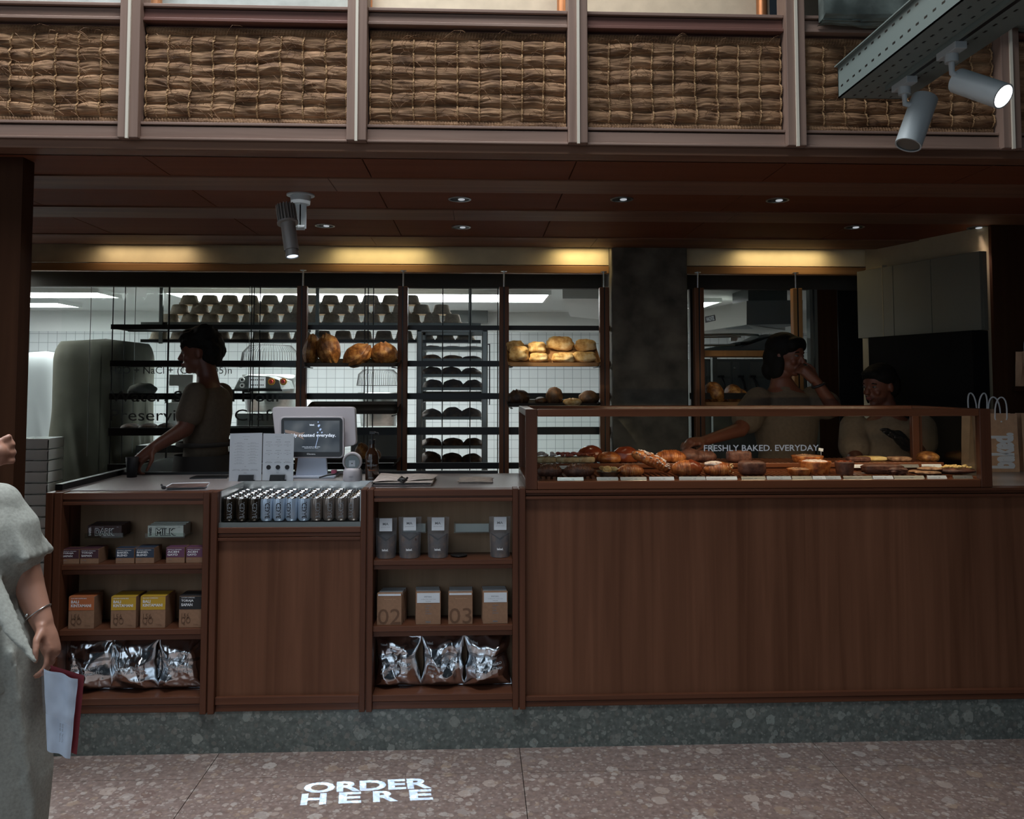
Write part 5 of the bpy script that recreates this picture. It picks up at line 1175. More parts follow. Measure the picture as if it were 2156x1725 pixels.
f5 = tray(641, 836, 971, 958, YR-.27, .24, 'dark baking tray behind the payment terminal and scanner')
f6 = tray(1484, 1610, 850, 838, YR-.02, .24, 'tray of loaves beside the woman, right of the column', 'traywood')
for (pa, pb, yy) in ((641, 836, 771), (1070, 1264, 770), (641, 836, 871), (1070, 1264, 856), (641, 836, 974)):
    for q_ in (pa+6, pb-6): x = XX(q_, yy, YR-.15); MB().box(x-.006, x+.006, YR-.26, YR+.0, ZZ(900, yy+3, YR-.15)-.004, ZZ(900, yy+1, YR-.15)-.004).build('arm', 'black', rack)
MB().box(XX(1484, 745, YR), XX(1640, 745, YR), YR-.0, YR+.02, ZZ(1500, 750, YR), ZZ(1500, 738, YR)).box(XX(1484, 745, YR), XX(1640, 745, YR), YR+.02, YR+.28, ZZ(1500, 750, YR), ZZ(1500, 747, YR)).build('upper_shelf', 'post_in', rack2)
PXF = (YR-.2)/F_PX
def loaf(name, label, cat, base, r, mt, seed, rot=None, score=True, rough=.07, mt2='ciab', grp='loaves on the bread rack'):
    o = thing(name, label, cat, base, 0, grp); m = MB(); n0 = 0; c = Vector(base)+Vector((0, 0, r[2]*(.9 if grp != 'loaves on the speed rack' else .35)))
    def fn(p):
        q = 1+rough*nz((p.x*2+seed, p.y*2, p.z*2))+rough*.3*nz((p.x*8, p.y*8, p.z*8+seed))
        if score:
            dd = abs(p.x*.94+p.z*.2+.12*math.sin(p.z*3+seed)); ridge = max(0, 1-abs(dd-.13)*9)*.09; q += ridge-(.09*max(0, 1-dd*10))
        return q
    m.ball(c, r, 44, 30, 0, rot, fn)
    zmin = base[2]+.002
    for v in m.v:
        if v.z < zmin: v.z = zmin+(v.z-zmin)*.02
    m.build('crust', mt, o); return o
PX = (YR-.2)/F_PX
RX = lambda a, ax='X': Matrix.Rotation(R(a), 3, ax)
for k, (px, w, h, rot, v) in enumerate(((655, 34, 66, RX(6, 'Y'), .35), (692, 48, 68, RX(-8, 'Y'), .25), (753, 64, 46, RX(62, 'Y') @ RX(20, 'Z'), .2), (808, 58, 50, RX(4, 'Y'), .25))):
    b_ = f1(px, v); r_ = (w/2*PX, .085, h/2*PX) if k != 2 else (h/2*PX, .085, w/2*PX)
    o = loaf('round_loaf', ('big dark crusty loaf leaning at the left end of the loaf tray', 'tall dark oval loaf standing second on the loaf tray', 'wide scored loaf lying third on the loaf tray', 'round loaf with one deep split, right end of the loaf tray')[k], 'bread loaf', b_, r_, 'crust', 3+k*4, rot, True)
    if k == 2:
        for c_ in o.children: c_.location.z -= (w/2-h/2)*PX*.9
        me = o.children[0].data
        zs = min(v.co.z for v in me.vertices)
for k, (px, v, w, d_, h, mt) in enumerate(((1085, .75, 36, .08, .07, 'ciab'), (1092, .28, 42, .11, .085, 'ciab'), (1130, .65, 38, .1, .075, 'ciab'), (1135, .2, 40, .08, .055, 'ciab'), (1179, .85, 58, .09, .085, 'ciab'), (1232, .8, 44, .1, .075, 'ciab'), (1187, .18, 46, .09, .06, 'ciab'), (1227, .22, 52, .09, .06, 'ciab'))):
    b_ = f2(px, v)
    def sup_fn(seed):
        return lambda p: 1/((abs(p.x)**3.2+abs(p.y)**3.2+abs(p.z)**3.2)**(1/3.2))*(1+.22*nz((p.x*1.7+seed, p.y*1.7, p.z*1.7))+.07*nz((p.x*5, p.y*5, p.z*5+seed)))
    o = thing('ciabatta', 'floured ciabatta on the tilted tray, ' + ('rear left corner', 'front left corner', 'rear, second from left', 'front, second from left', 'rear middle, standing tallest', 'rear right', 'front, third from left', 'front right')[k], 'bread loaf', b_, 0, 'ciabatta loaves')
    MB().ball(b_+Vector((0, 0, h*.46)), (w/2*PX, d_/2, h/2), 32, 20, 0, RX(-20+8*k % 17, 'Z'), sup_fn(k*3)).build('crust', mt, o)
for k, (px, w, h, mt) in enumerate(((1092, 46, 34, 'burnt'), (1139, 26, 18, 'burnt'), (1167, 36, 40, 'burnt'), (1205, 40, 17, 'ciab'), (1240, 44, 32, 'burnt'))):
    b_ = f4(px, .35 if k != 3 else .1); loaf('small_loaf', ('dark hollow-split loaf at the left of the lower loaf tray', 'small dark seeded roll on the lower loaf tray', 'tall dark round loaf in the middle of the lower loaf tray', 'golden twisted roll on the lower loaf tray', 'black-crusted loaf at the right of the lower loaf tray')[k], 'bread loaf', b_, (w/2*PX, .07, h/2*PX), mt, 30+k, None, k in (0, 3))
for k, (px, w, h) in enumerate(((762, 30, 40), (790, 24, 26))): loaf('small_loaf', ('golden loaf half hidden behind the scanner', 'small dark loaf just right of the sanitiser bottle')[k], 'bread loaf', f5(px, .3), (w/2*PX, .07, h/2*PX), 'crust', 50+k)
for k, (px, w, h, a) in enumerate(((1505, 40, 54, -24), (1545, 38, 46, -20), (1562, 24, 34, -10))): loaf('oval_loaf', ('golden oval loaf leaning left of its pair, beside the woman', 'golden oval loaf right of its pair, beside the woman', 'smallest loaf half hidden behind the woman')[k], 'bread loaf', f6(px, .3+.15*k), (w/2*PX, .08, h/2*PX), 'crust', 60+k, RX(a, 'Y'), False)
for k, px in enumerate((275, 312, 350)):
    b_ = Vector((XX(px, 905, YR+.15), YR+.15, zr(916)+.012)); loaf('dark_loaf', ('low dark loaf at the left end of the lowest left shelf', 'low dark loaf, middle of the lowest left shelf', 'low dark loaf beside the reaching hand, lowest left shelf')[k], 'bread loaf', b_, (.055, .09, .03), 'burnt', 70+k, None, False)
b_ = Vector((XX(300, 830, YR+.15), YR+.15, zr(841)+.012)); loaf('cloth_bundle', 'dark rounded cloth bundle on the left shelf behind the word Water', 'bundle', b_, (.13, .1, .075), 'cover', 80, None, False, .12, grp=None) if False else tag(MB().ball(b_+Vector((0, 0, .045)), (.085, .08, .045), 30, 16, fn=lambda p: 1+.12*nz((p.x*2, p.y*2, p.z*2))).build('cloth_bundle', 'cover'), 'dark rounded cloth bundle on the left shelf behind the word Water', 'bundle')
# ------------------------------------------------------------------ kitchen behind the glass
def KX(px, Y): return XX(px, 750, Y)
# proofing baskets
YB2 = 6.25; pr = None; ks = YB2/F_PX
prof = [(.0001, .074), (.046, .074), (.052, .070), (.060, .045), (.066, .019), (.073, .017), (.075, .0), (.071, 0), (.060, .03), (.0001, .062)]
rows_ = [(718, 335, 16, 'bottom', 43.0), (683, 357, 15, 'third', 42.5), (663, 377, 14, 'second', 42.5), (643, 397, 12, 'top', 42.5)]
base = bpy.data.objects
for (yb, x0, n, nm, st) in rows_:
    for i in range(n):
        px = x0+i*st; z0 = ZZ(px, yb, YB2); lab = 'upturned grey proofing basket, %s from the left in the %s row' % (ORD[i], nm)
        if pr is None:
            pr = MB().lathe(prof, (0, 0, 0), 28).build('proofing_basket', 'ban'); tag(pr, lab, 'basket', 'upturned proofing baskets'); o = pr
            pr.location = (KX(px, YB2), YB2, z0)
        else:
            o = pr.copy(); COL.objects.link(o); o['label'] = lab; o.location = (KX(px, YB2), YB2, z0); o.rotation_euler.z = i*.7
bs = thing('basket_shelf', 'dark hanging kitchen shelf carrying the upturned baskets', 'shelf', (KX(670, YB2), YB2, ZZ(670, 718, YB2)))
xa, xb = KX(312, YB2), KX(1012, YB2)
for y in (718, 683):
    zz = ZZ(670, y, YB2); MB().box(xa, xb, YB2-.14, YB2+.14, zz-.012, zz-.001).box(xa, xb, YB2-.15, YB2-.14, zz-.02, zz+.002).build('board', 'black' if y == 718 else 'dull', bs)
for p in (355, 676, 990): MB().box(KX(p, YB2)-.012, KX(p, YB2)+.012, YB2-.17, YB2-.15, ZZ(p, 726, YB2), kz).build('hanger', 'dull', bs)
# speed rack with trays
YS = 5.75; kk = YS/F_PX
sr = thing('speed_rack', 'tall aluminium bakery rack full of bread trays behind the glass', 'rack', (KX(950, YS), YS, 0))
xa, xb = KX(877, YS), KX(1027, YS); zt = ZZ(950, 686, YS)
for x in (xa, xb-.04):
    for y in (YS, YS+.42): MB().box(x, x+.04, y, y+.03, .12, zt).build('upright', 'rackalu', sr, bevel=.006)
MB().box(xa, xb, YS, YS+.03, zt-.045, zt-.01).box(xa, xb, YS+.42, YS+.45, zt-.045, zt-.01).box(xa, xa+.03, YS, YS+.45, zt-.03, zt).box(xb-.03, xb, YS, YS+.45, zt-.03, zt).build('top_frame', 'rackalu', sr, bevel=.004)
MB().box(xa, xb, YS, YS+.03, .12, .16).build('bottom_frame', 'rackalu', sr)
for x in (xa+.03, xb-.03): MB().cyl((x, YS+.02, .0), (x, YS+.02, .12), .03).build('castor', 'blackplastic', sr)
ty = [736, 761, 794, 822, 846, 884, 912, 945, 980]
MB().add([], []).box(xb+.01, xb+.018, YS+.1, YS+.11, zt-.55, zt-.12).box(xb-.0, xb+.018, YS+.1, YS+.11, zt-.128, zt-.12).build('handle', 'black', sr)
rr = random.Random(9)
for i, y in enumerate(ty):
    zz = ZZ(950, y, YS)
    t = thing('rack_tray', 'baking tray on the speed rack, %s from the top' % ORD[i], 'tray', (KX(950, YS), YS+.2, zz), 0, 'baking trays on the speed rack')
    MB().box(xa+.042, xb-.042, YS+.01, YS+.44, zz, zz+.004).box(xa+.042, xb-.042, YS+.008, YS+.012, zz, zz+(.02 if i != 4 else .07)).build('pan', 'dull' if i != 4 else 'cover', t)
    MB().box(xa+.03, xa+.05, YS+.02, YS+.44, zz-.006, zz-.001).box(xb-.05, xb-.03, YS+.02, YS+.44, zz-.006, zz-.001).build('runner', 'rackalu', sr)
    if i in (4, 6): continue
    for j in range(3):
        px = (908, 951, 994)[j]; hh = (.03, .045, .07, .075, 0, .08, 0, .07, .08)[i]*rr.uniform(.85, 1.1)
        o = loaf('rack_loaf', '%s loaf on the %s tray of the speed rack, %s' % ('dark' if i != 1 or j == 2 else 'brown crusty', ORD[i], ('left', 'middle', 'right')[j]), 'bread loaf', (KX(px, YS)+rr.uniform(-.01, .01), YS+.12, zz+.004), (.074, .1, hh*.72), 'crust' if (i == 1 and j < 2) else 'burnt', i*3+j, None, False, .1, grp='loaves on the speed rack')
# covered racks
def covered(name, px0, px1, ytop, Y, dep, zb, mt, label, seed):
    x0, x1 = KX(px0, Y), KX(px1, Y); zt = ZZ(px0, ytop, Y); w = x1-x0
    o = thing(name, label, 'covered rack', ((x0+x1)/2, Y+dep/2, zb))
    def fn(u, v):
        a = u*2*PI; e = 5; ca_, sa_ = math.cos(a), math.sin(a); r = 1/((abs(ca_)**e+abs(sa_)**e)**(1/e))
        f = (.05+.0*v)*(1-v)**1.2+.0; wob = 1+.025*math.sin(a*5+seed)*(1-v)+.03*nz((ca_*2, sa_*2+seed, v*3))
        fold = .03*math.sin(u*40+v*7+4*nz((u*4, v*2, seed)))*(1-v)+.07*max(0, 1-abs(((u*9+v*1.8) % 1)-.5)*4)*math.sin(PI*min(1, v*1.3))
        top = 1 if v < .90 else max(0, 1-((v-.90)/.10)**2)**.5
        k = (r*wob*(1+f)+fold)*(.72+.28*top if v < .985 else .5)
        if v >= .999: k = 0
        return (x0+w/2+ca_*k*w/2, Y+dep/2+sa_*k*dep/2, zb+(zt-zb)*min(1, v)-(0 if v > .5 else .0)+.01*nz((u*3, v, 1)))
    MB().grid(fn, 150, 60).build('cloth_cover', mt, o)
    for sx in (-.8, .8): MB().cyl((x0+w/2+sx*w*.4, Y+dep/2, 0), (x0+w/2+sx*w*.4, Y+dep/2, zb+.05), .03).build('castor', 'blackplastic', o)
covered('covered_rack', 98, 272, 709, 5.75, .55, .12, 'cover', 'tall rack under an olive-grey cloth cover behind the left glass', 2)
covered('covered_rack', 10, 118, 737, 6.9, .5, .1, 'coverw', 'tall rack under a white cover at the far left of the kitchen', 6)
st = thing('crate_stack', 'stack of white plastic crates between the dark pillar and the olive cover', 'crates', (KX(80, 5.5), 5.6, 0))
# individually stacked crates
bpy.data.objects.remove(st)
pc = None
for i in range(16):
    zz = .0+i*.072; lab = 'white plastic crate at the far left, %s from the floor' % ORD[i]
    if pc is None:
        xa_, xb_ = KX(52, 5.5), KX(96, 5.5); m = MB(); m.box(-.1, .1, -.1, .1, 0, .005); 
        for a in ((-.1, .1, -.1, -.095), (-.1, .1, .095, .1), (-.1, -.095, -.1, .1), (.095, .1, -.1, .1)): m.box(a[0], a[1], a[2], a[3], .004, .066)
        m.box(-.106, .106, -.106, -.1, .056, .066)
        pc = m.build('plastic_crate', 'white'); tag(pc, lab, 'crate', 'stacked white crates'); pc.location = (KX(74, 5.5), 5.6, zz)
    else:
        o = pc.copy(); COL.objects.link(o); o['label'] = lab; o.location = (KX(74, 5.5), 5.6, zz)
# mixers
def mixer(px0, px1, ytop, ycage, yhead, Y, label, panel=True):
    k = Y/F_PX; x0, x1 = KX(px0, Y), KX(px1, Y); cx_ = (x0+x1)/2; w = x1-x0
    o = thing('spiral_mixer', label, 'mixer', (cx_, Y+.4, 0))
    m = MB(); zt, zc_ = ZZ(px0, ytop, Y), ZZ(px0, ycage, Y)
    for i in range(34):
        a = PI*(i/33); xx = cx_-math.cos(a)*w/2; yy = Y+.35-math.sin(a)*.3
        a2 = a; m.tube([(xx, yy, zc_-.06*math.sin(a)**0*(0)), (cx_-math.cos(a)*w*.47, yy+.02, (zc_+zt)/2+.03), (cx_-math.cos(a)*w*.36, Y+.35-math.sin(a)*.2, zt)], .0022, 4)
    for (q, zz) in ((.5, zc_), (.36, zt)): m.tube([(cx_-math.cos(PI*i/24)*w*q, Y+.35-math.sin(PI*i/24)*(.3 if q == .5 else .2), zz) for i in range(25)], .0035, 5)
    m.build('wire_guard', 'black', o)
    zb_h = ZZ(px0, yhead, Y)
    MB().lathe([(.0001, zc_-.45), (w*.4, zc_-.42), (w*.5, zc_-.1), (w*.5, zc_-.06), (w*.48, zc_-.06)], (cx_, Y+.4, 0), 32).build('bowl', 'steel', o); MB().cyl((cx_, Y+.4, 0), (cx_, Y+.4, zc_-.44), w*.2).build('bowl_stand', 'white', o)
    MB().box(cx_-w*.42, cx_+w*.42, Y+.75, Y+1.1, .0, ZZ(px0, 848, Y)).build('body', 'white', o, bevel=.02)
    return o, cx_, w, zb_h
o, cx_, w, zh = mixer(482, 610, 724, 772, 820, 6.6, 'white spiral dough mixer with a grey control head, behind the menu cards')
Yh = 6.55; hd_ = [P(491, 821, Yh), P(593, 821, Yh), P(588, 800, Yh), P(566, 792, Yh), P(522, 790, Yh), P(504, 795, Yh)]
ho = MB().prism(hd_[::-1], (0, .25, 0)).build('control_head', 'slate', o, bevel=.008)
MB().prism([P(593, 820, Yh+.02), P(614, 819, Yh+.1), P(608, 802, Yh+.1), P(590, 797, Yh+.02)][::-1], (0, .1, 0)).build('side_head', 'slate', o)
MB().prism([P(486, 824, Yh-.01), P(594, 824, Yh-.01), P(594, 820, Yh-.01), P(488, 820, Yh-.01)][::-1], (0, .27, 0)).build('base_strip', 'blackplastic', o)
M['ctl'] = mat('lit_control_panel', (.7, .75, .78), .4, emit=.35)
ps = MB().prism([P(524, 817, Yh-.004), P(559, 817, Yh-.004), P(559, 794, Yh-.004), P(525, 794, Yh-.004)][::-1], (0, .004, 0)).build('control_screen', 'ctl', o)
m = MB()
for r_ in range(2):
    for c in range(7): p = P(530+c*4, 800+r_*11, Yh-.005); m.box(p.x-.005, p.x+.004, p.y-.001, p.y, p.z-.004, p.z+.004)
m.build('key_marks', 'ink', ps)
for px, py, mm, rr_ in ((511, 800, 'white', .018), (511, 812, 'white', .018)): p = P(px, py, Yh); MB().cyl((p.x, p.y-.02, p.z), p, rr_, n=20).build('knob', mm, o); MB().cyl((p.x, p.y-.022, p.z), (p.x, p.y-.02, p.z), rr_*.5, n=16).build('knob_centre', 'black', o)
for px, py in ((572, 804), (597, 804)): p = P(px, py, Yh); MB().cyl((p.x, p.y-.01, p.z), p, .027, n=20).build('button_plate', 'yellow', o); MB().cyl((p.x, p.y-.03, p.z), (p.x, p.y-.01, p.z), .015, n=16).build('stop_button', 'red', o)
mixer(740, 833, 778, 812, 848, 6.9, 'second spiral mixer with a round wire guard, between the rack posts')
# white fridge/table and equipment on the left
def kbox(nm, cat, label, px0, px1, y0, y1, Y, dep, mt, zb=None, **k):
    xa, xb = KX(px0, Y), KX(px1, Y); zt = ZZ(px0, y0, Y); z0 = ZZ(px0, y1, Y) if zb is None else zb
    o = thing(nm, label, cat, ((xa+xb)/2, Y+dep/2, z0)); MB().box(xa, xb, Y, Y+dep, z0, zt).build('body', mt, o, bevel=.008); return o, xa, xb, z0, zt
o, xa, xb, z0, zt = kbox('prep_freezer', 'freezer', 'white chest cabinet low behind the left staff member', 292, 461, 938, 0, 5.8, .6, 'white', zb=0)
MB().box(xa, xb, 5.79, 5.8, zt-.05, zt).build('lid_edge', 'black', o)
o, xa, xb, z0, zt = kbox('scale', 'scale', 'white kitchen machine with a rounded black-footed head, left of the mixer', 352, 402, 848, 938, 6.05, .3, 'white', zb=ZZ(283, 938, 5.8)+.001); MB().cyl((xa+.1, 6.04, zt-.1), (xa+.1, 6.05, zt-.1), .02).build('knob', 'black', o)
MB().box(xa+.02, xb, 6.1, 6.3, zt, zt+.03).box(xa+.05, xb-.02, 6.15, 6.25, zt+.03, zt+.12).box(xa, xb, 6.1, 6.3, zt+.12, zt+.2).tube([(xa+.06, 6.2, zt+.2), (xa+.07, 6.2, zt+.3), (xa+.12, 6.2, zt+.34), (xa+.17, 6.2, zt+.3)], .006).build('mixer_head', 'white', o)
o, xa, xb, z0, zt = kbox('white_worktable', 'table', 'white kitchen table with dark machine on it, behind the payment terminal', 560, 640, 846, 0, 7.75, .5, 'white', zb=0)
o, xa, xb, z0, zt = kbox('dough_machine', 'machine', 'dark grey bench machine standing low behind the menu cards', 500, 590, 870, 905, 6.2, .5, 'slate', zb=.0)
o, xa, xb, z0, zt = kbox('dough_machine', 'machine', 'dark grey bench machine behind the scanner and bottle', 740, 845, 905, 975, 6.0, .5, 'slate', zb=.0)
o, xa, xb, z0, zt = kbox('wall_hood', 'hood', 'dark recess hood on the far wall, right of the baskets', 930, 1027, 629, 679, 8.5, .18, 'slate')
# ovens on the right
YO = 6.0
M['hood'] = mat('brushed_hood', (.42, .42, .38), .45, .3)
ov = thing('oven_hood', 'big angled steel extraction hood right of the column', 'hood', (KX(1570, YO), YO, ZZ(1570, 700, YO)))
a = P(1478, 712-18, YO+.5); 
pts = [(1460, 700, 7.0), (1572, 684, 5.75), (1572, 634, 5.75), (1460, 655, 7.0)]
q = [P(*v) for v in pts]; m = MB(); m.prism(q, (.5, .6, 0)); m.build('front_face', 'hood', ov); MB().box(KX(1560, 6.6), KX(1640, 6.6), 6.4, 6.8, ZZ(1572, 640, 6.1), kz).build('duct', 'slate', ov)
q2 = [P(1572, 684, 5.75), P(1690, 682, 5.75), P(1690, 632, 5.75), P(1572, 634, 5.75)]
MB().prism(q2[::-1], (0, .5, 0)).build('side_face', 'slate', ov)
n_ = (q[1]-q[0]); n_.z = 0; n_.normalize(); o_ = q[0]*.80+q[1]*.20
def hp(px, py):   # point on the sloping front face
    t = (px-1460)/112; a_ = q[0].lerp(q[1], t); b__ = q[3].lerp(q[2], t)
    ray = P(px, py, 5); nn = (q[1]-q[0]).cross(q[3]-q[0]).normalized(); d_ = (ray-EYE).normalized(); s = (q[0]-EYE).dot(nn)/d_.dot(nn); return EYE+d_*(s-.01)
A_, B_, C_ = hp(1486, 678), hp(1506, 673.5), hp(1485, 667)
V_ = lambda p: (EYE-p).normalized()*.01+(B_-A_)*.08
MB().prism([hp(1485, 680), hp(1506, 675), hp(1504, 663), hp(1484, 667)], (.002, .002, 0)).build('badge', 'ink', ov)
MB().text('WACHTEL', A_+V_(A_), (B_-A_)*.85, (C_-A_)*.8, 1, 1, bold=.03).build('lettering', 'flapgrey', ov)
ovb = thing('deck_oven', 'grey deck oven with stainless doors and black handles behind the woman', 'oven', (KX(1560, YO), YO+.3, 0))
MB().box(KX(1450, YO), KX(1700, YO), YO, YO+.7, .0, ZZ(1500, 756, YO)).build('body', 'slate', ovb, bevel=.01)
M['ovd'] = mat('oven_door_steel', (.2, .215, .21), .4, .5)
for a_, b__, y0, y1 in ((1487, 1536, 762, 792), (1541, 1556, 762, 830), (1578, 1640, 762, 792), (1487, 1536, 797, 850), (1578, 1640, 797, 850)):
    MB().box(KX(a_, YO), KX(b__, YO), YO-.01, YO, ZZ(a_, y1, YO), ZZ(a_, y0, YO)).build('door', 'ovd', ovb)
for px in (1519, 1561, 1586): p = P(px, 793, YO-.03); MB().box(p.x-.02, p.x+.02, p.y, p.y+.03, p.z-.008, p.z+.008).tube([p, p+Vector((.01, -.03, -.05)), p+Vector((.02, -.02, -.09))], .008).build('handle', 'blackplastic', ovb)
for px in (1547,): p = P(px, 775, YO-.03); MB().ball(p, .01).build('knob', 'steel', ovb)
lo = thing('oven_loader', 'steel oven loader frame with rounded rails below the hood', 'oven loader', (KX(1530, 5.8), 5.8, ZZ(1500, 735, 5.8)))
m = MB(); m.tube([P(1450, 706, 5.7), P(1560, 704, 5.7), P(1595, 706, 5.75), P(1604, 714, 5.8), P(1590, 722, 5.9)], .009).tube([P(1450, 711, 5.7), P(1560, 709, 5.7)], .006).tube([P(1450, 728, 5.7), P(1545, 727, 5.7), P(1578, 719, 5.8)], .007); m.build('rail', 'steel', lo)
m = MB(); m.prism([P(1478, 737, 5.7), P(1545, 737, 5.7), P(1610, 704, 5.7), P(1640, 704, 5.7), P(1640, 737, 5.7)][::-1], (0, .3, 0)); m.build('side_plate', 'slate', lo)
MB().box(KX(1538, 5.75), KX(1552, 5.75), 5.74, 5.76, ZZ(1540, 718, 5.75), ZZ(1540, 706, 5.75)).build('bracket', 'steel', lo)
# leg so that the loader stands
MB().box(KX(1500, 5.85), KX(1510, 5.85), 5.85, 5.9, 0, ZZ(1500, 735, 5.8)).build('leg', 'slate', lo)
# ------------------------------------------------------------------ people
def V(*a): return Vector(a)
def remesh(o, vox, sm=6):
    m = o.modifiers.new('remesh', 'REMESH'); m.mode = 'VOXEL'; m.voxel_size = vox; m.use_smooth_shade = True
    s = o.modifiers.new('smooth', 'SMOOTH'); s.factor = .5; s.iterations = sm; return o
def hand(m, w, dirv, palmn, side, size=1.0, curl=.5, spread=.12, thumb=True):
    """w wrist, dirv towards the fingers, palmn palm normal, side = thumb direction sign"""
    d = dirv.normalized(); nrm = (palmn-d*palmn.dot(d)).normalized(); s = d.cross(nrm)*side
    L = .088*size; m.limb([w, w+d*L*.5, w+d*L*.95], [.026*size, .030*size, .027*size])
    m.obox(w+d*L*.52, s*.038*size, nrm*.0125*size, d*L*.5)
    lens = [.072, .080, .074, .058]
    for i in range(4):
        off = (1.5-i)*.0195*size; b = w+d*L+s*off; fd = (d+s*(1.5-i)*spread*.5).normalized(); pts = [b-fd*.015]; c = b; ang = 0
        for k, fr_ in enumerate((.45, .32, .23)):
            ang += curl*(.9 if k == 0 else 1.05); dd = fd*math.cos(ang)+nrm*math.sin(ang); c = c+dd*lens[i]*fr_*size*1.05; pts.append(c)
        m.limb(pts, [.0092*size, .0086*size, .0078*size, .0066*size], 10)
    if thumb:
        b = w+d*L*.25+s*.028*size; pts = [b, b+(d*.5+s*.75+nrm*.25).normalized()*.04*size]; pts.append(pts[-1]+(d*.85+s*.35+nrm*.4*curl).normalized()*.032*size); pts.append(pts[-1]+(d*.95+nrm*.5*curl).normalized()*.025*size)
        m.limb(pts, [.015*size, .0115*size, .0098*size, .008*size], 10)
def head(m, c, face, s=1.0, upv=V(0, 0, 1)):
    """c centre of the skull; face direction; returns frame"""
    f = face.normalized(); u = (upv-f*upv.dot(f)).normalized(); r = f.cross(u)
    RM = Matrix((r, f, u)).transposed()
    m.ball(c+u*.018*s, (.074*s, .095*s, .092*s), 24, 16, 0, RM)
    m.ball(c+f*.022*s-u*.05*s, (.056*s, .066*s, .066*s), 20, 14, 0, RM)
    m.ball(c+f*.066*s-u*.095*s, (.024*s, .02*s, .018*s), 12, 8, 0, RM)      # chin
    m.limb([c+f*.088*s+u*.012*s, c+f*.108*s-u*.026*s], [.008*s, .0125*s])     # nose
    m.ball(c+f*.101*s-u*.030*s, (.017*s, .011*s, .009*s), 10, 8, 0, RM)
    m.ball(c+f*.09*s-u*.060*s, (.024*s, .011*s, .011*s), 12, 8, 0, RM)       # mouth area
    m.ball(c+f*.082*s+u*.022*s, (.05*s, .012*s, .01*s), 12, 8, 0, RM)        # brow
    for sg in (-1, 1): m.ball(c+r*sg*.077*s-f*.005*s-u*.012*s, (.009*s, .018*s, .03*s), 10, 8, 0, RM); m.ball(c+r*sg*.036*s+f*.07*s-u*.03*s, (.02*s, .016*s, .018*s), 10, 8, 0, RM)
    return f, u, r, RM
def face_bits(par, c, fr_, s=1.0):
    f, u, r, RM = fr_
    for sg in (-1, 1):
        p = c+r*sg*.031*s+f*.0795*s+u*.004*s
        MB().ball(p, (.0135*s, .010*s, .0065*s), 14, 10, 0, RM).build('eye', 'eyew', par); MB().ball(p+f*.0075*s, (.0055*s, .004*s, .0055*s), 10, 8, 0, RM).build('iris', 'ink', par)
        MB().limb([p+r*sg*-.014*s+u*.018*s+f*.008*s, p+u*.021*s+f*.008*s, p+r*sg*.018*s+u*.016*s+f*.0*s], [.003*s, .0036*s, .0025*s], 8).build('eyebrow', 'hair', par)
    MB().ball(c+f*.0985*s-u*.056*s, (.021*s, .005*s, .0045*s), 14, 8, 0, RM).ball(c+f*.097*s-u*.064*s, (.017*s, .006*s, .005*s), 14, 8, 0, RM).build('lips', 'lip', par)
def hair_mesh(par, c, fr_, parts, s=1.0, rough=.0, vox=.008, nm='hair'):
    m = MB(); f, u, r, RM = fr_
    for (a, b, cc, rx, ry, rz) in parts: m.ball(c+r*a*s+f*b*s+u*cc*s, (rx*s, ry*s, rz*s), 22, 14, 0, RM, (lambda p: 1+rough*noise.noise(p*6)) if rough else None)
    return remesh(m.build(nm, 'hair', par), vox, 3)
def person(label, loc, group=None): return thing('person', label, 'person', loc, 0, group)
def torso(m, hip, ch, sh, nk, wv, dv, sc=1.0, fat=1.0, n=20):
    """stack of elliptical sections along hip->neck; wv width dir, dv depth dir"""
    secs = [(hip, .165, .115), (hip.lerp(ch, .45), .145, .105), (ch, .17, .12), (ch.lerp(sh, .6), .175, .11), (sh, .15, .085), (sh.lerp(nk, .5), .085, .065), (nk, .056, .056)]
    vs = []
    for (c, a, b) in secs:
        for i in range(n): t = 2*PI*i/n; vs.append(c+wv*math.cos(t)*a*fat*sc+dv*math.sin(t)*b*fat*sc)
    L = len(secs); m.add(vs, [(k*n+i, k*n+(i+1) % n, (k+1)*n+(i+1) % n, (k+1)*n+i) for k in range(L-1) for i in range(n)], 0, True)
    m.add(vs[:n], [tuple(range(n))[::-1]]); m.add(vs[-n:], [tuple(range(n))])
# --- staff member on the left, profile to the left, walking
YL = 4.5
hc = P(421, 741, YL); pL = person('staff member in profile at left, dark curly hair, cream tee, dark apron, reaching down', (hc.x+.02, YL, 0))
m = MB(); sL = 1.0; frL = head(m, hc, V(-1, -.12, -.12), .98); nk = P(436, 788, YL); hip = P(432, 985, YL); hip.z = .95
m.limb([hc+V(.02, 0, -.05), nk+V(0, 0, .01), nk+V(.005, 0, -.05)], [.055, .052, .06])
shc = P(440, 822, YL); chp = P(437, 870, YL); wv = V(.1, .99, 0).normalized(); dv = V(.99, -.1, 0)
torso(m, hip, chp, shc, nk, wv, dv, fat=.86)
for sg, kn, ft in ((-1, (.02, -.0, .5), (-.06, 0, .1)), (1, (-.1, 0, .5), (.12, 0, .1))):
    h_ = hip+wv*sg*.09; k_ = V(hip.x+kn[0], h_.y, .5); f_ = V(hip.x+ft[0], h_.y, .09); m.limb([h_+V(0, 0, -.02), k_, f_, f_+V(-.14, 0, -.045)], [.088, .06, .042, .035])
shn = shc-wv*.165+V(0, 0, -.02); shf = shc+wv*.165+V(0, 0, -.02)
el = P(389, 903, YL-.22); wr = P(322, 944, YL-.36)
m.limb([shn, el], [.055, .044]); m.limb([el, wr], [.042, .028])
hand(m, wr, (P(303, 960, YL-.38)-wr).normalized()*1, V(.1, .5, -1), 1, 1.0, .75)
